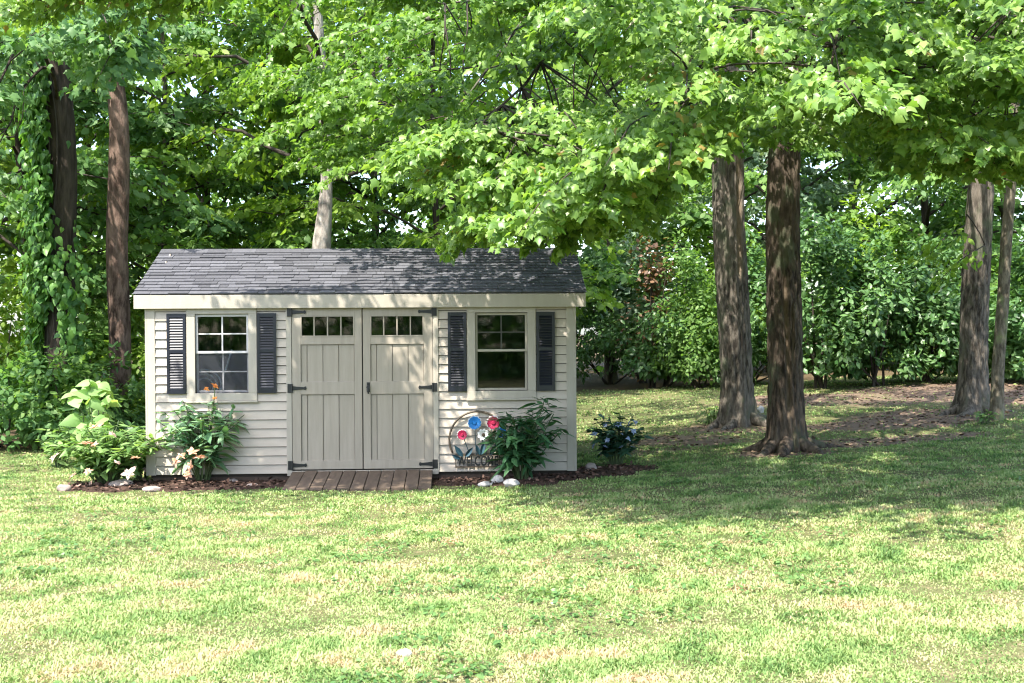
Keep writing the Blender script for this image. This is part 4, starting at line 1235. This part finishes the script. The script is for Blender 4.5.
# peach flowered plant
b = hit(100, 488); b.y += .25; b.z = float(ground_z(b.x, b.y))
T, tips = stalk_plant('lily_plant', 'spreading yellow green plant with faded peach flowers at the shed corner', b, LM['lily'], LANCE, 46, .68, .74, .18, 26)
for (dx, dz, c_) in [(-.38, .36, 'pinkw'), (-.05, .52, 'peach'), (.02, .50, 'peach'), (.20, .62, 'pinkw'), (.25, .30, 'pinkw'), (.42, .36, 'peach'), (-.15, .18, 'pinkw'), (.36, .20, 'pinkw'), (.02, .24, 'peach'), (-.02, .68, 'peach')]:
    bloom(T, (dx * 1.15, -.60 + .25 * dz + rng.normal(0, .05), dz), .085, LM[c_])
b = hit(52, 470); b.y += .3; b.z = float(ground_z(b.x, b.y))
stalk_plant('garden_plant', 'low light green leafy plant at the left end of the bed', b, LM['lily'], OVAL, 16, .52, .36, .14, 14)
b = hit(136, 482); b.y += .2; b.z = float(ground_z(b.x, b.y))
T, _ = stalk_plant('garden_plant', 'small pink flowered plant directly before the left shed corner', b, LM['lily'], LANCE, 14, .46, .24, .15, 14)
for (dx, dz) in ((-.08, .40), (.10, .33), (.0, .22), (.14, .16)): bloom(T, (dx, -.30, dz), .07, LM['pinkw'])
# left peony
b = hit(197, 486); b.y += .25; b.z = float(ground_z(b.x, b.y))
T, tips = stalk_plant('peony_plant', 'leafy peony under the sunlit window with one orange flower on a tall stem', b, LM['peony'], LANCE, 32, .95, .58, .21, 20)
W = MB(); top = np.array((.16, -.05, 1.10)); W.tube([(.04, 0, .2), (.12, -.03, .7), top], .006, 5); W.build('stem', M['stem'], T)
bloom(T, top, .085, LM['orange'], 6); bloom(T, top + np.array((-.10, .0, -.03)), .05, LM['orange'], 6); bloom(T, top + np.array((.0, -.01, -.14)), .05, LM['orange'], 5)
for (dx, dz) in ((-.10, .36), (.02, .40), (.10, .34), (.0, .24), (-.03, .16), (-.16, .30)): bloom(T, (dx, -.52, dz), .085, LM['peach'])
# right peony
b = hit(522, 484); b.y += .22; b.z = float(ground_z(b.x, b.y))
T, tips = stalk_plant('peony_plant', 'dark green peony before the round welcome sign', b, LM['peony_d'], LANCE, 26, .78, .46, .21, 20)
L = Leaves(); W = MB()
for (tx, tz) in ((.26, .92), (.20, .80), (.36, .76), (.42, .55), (-.02, .72)):
    tip = np.array((tx, -.05, tz)); W.tube([(.03, 0, 0), tip * (.5, 1, .55), tip], .006, 5)
    k_ = 14; aa = rng.uniform(0, 2 * PI, k_)
    L.add(tip + rng.normal(0, .035, (k_, 3)), np.stack([np.cos(aa), np.sin(aa) * .7, rng.uniform(-.3, .5, k_)], 1), np.array((0, 0, 1.)) + rng.normal(0, .25, (k_, 3)), rng.uniform(.10, .18, k_))
L.build('foliage', LM['peony_d'], LANCE, T); W.build('stem', M['stem'], T)
# blue flowered shrub
b = hit(616, 466); b.z = float(ground_z(b.x, b.y))
T, tips = stalk_plant('hydrangea_plant', 'small dark shrub with pale blue flowers beyond the right shed corner', b, LM['hydra'], OVAL, 22, .66, .38, .15, 16)
for k in range(14):
    a = rng.uniform(-2.6, -.4); q = rng.uniform(.15, .42)
    bloom(T, (q * math.cos(a) * 1.0, -abs(q * math.sin(a)) * .9, rng.uniform(.28, .62) - q * .2), .05, LM['palebl'], 6)
# tuft at the second maple's foot
b = hit(712, 424); stalk_plant('fern_tuft', 'small leafy tuft at the left foot of the torn bark maple', b, LM['lily'], LANCE, 9, .34, .26, .14, 8)
b = hit(985, 424); stalk_plant('fern_tuft', 'grassy tuft at the foot of the slim leaning tree', b, LM['lily'], LANCE, 8, .22, .16, .12, 8)

# ================================================================= STONES
M['stone'] = paint('pale pinkish stone', (.36, .29, .26), (.20, .16, .14), .85, (7, 7, 7), .6, .01, .2)
M['stone_w'] = paint('white quartz stone', (.50, .47, .44), (.34, .31, .28), .75, (7, 7, 7), .5, .01, .3)
def rock(label, px, py, wpx, hpx, mat, seed, name='stone'):
    b = hit(px, py); r_ = np.random.default_rng(seed)
    w_ = wpx * b.y / F; h_ = hpx * b.y / F
    import bmesh
    bm = bmesh.new(); bmesh.ops.create_icosphere(bm, subdivisions=3, radius=.5)
    cuts = [(unit(r_.normal(0, 1, 3)), r_.uniform(.30, .44)) for _ in range(11)]
    for v in bm.verts:
        q = np.array(v.co)
        for n_, d_ in cuts:
            e = q @ n_ - d_
            if e > 0: q = q - n_ * e * .85
        v.co = (q[0] * w_, q[1] * w_ * .8, q[2] * h_ * 1.25 + h_ * .30)
    me = bpy.data.meshes.new(name); bm.to_mesh(me); bm.free(); me.materials.append(mat)
    o = bpy.data.objects.new(name, me); C.objects.link(o); o.location = b; o.rotation_euler = (0, 0, r_.uniform(0, .6))
    return tag(o, label, 'stone', 'stones edging the flower bed')
rock('pale stone at the left tip of the flower bed', 64, 491, 15, 8, M['stone'], 1)
rock('flat pinkish stone below the peach flowered plant', 122, 487, 26, 9, M['stone'], 2)
rock('long low stone at the bed edge before the shed corner', 152, 491, 20, 6, M['stone'], 3)
rock('tan stone in the bed right of the left peony', 232, 483, 14, 5, M['stone'], 4)
rock('small brown stone in the mulch near the ramp', 252, 487, 13, 4, M['stone'], 5)
rock('white stone leftmost of the pile before the dark peony', 486, 486, 18, 6, M['stone_w'], 6)
rock('white stone in the middle of the pile before the dark peony', 497, 484, 14, 10, M['stone_w'], 7)
rock('white stone rightmost of the pile before the dark peony', 511, 487, 18, 9, M['stone_w'], 8)
rock('pinkish stone beside the small blue flowered shrub', 591, 471, 14, 9, M['stone'], 9)
rock('white stone alone in the open lawn', 404, 657, 17, 9, M['stone_w'], 10)['group'] = ''
rock('whitish stone behind the foot of the scarred maple', 761, 413, 9, 8, M['stone_w'], 12)
for o in list(bpy.data.objects):
    if o.get('group') == '': del o['group']
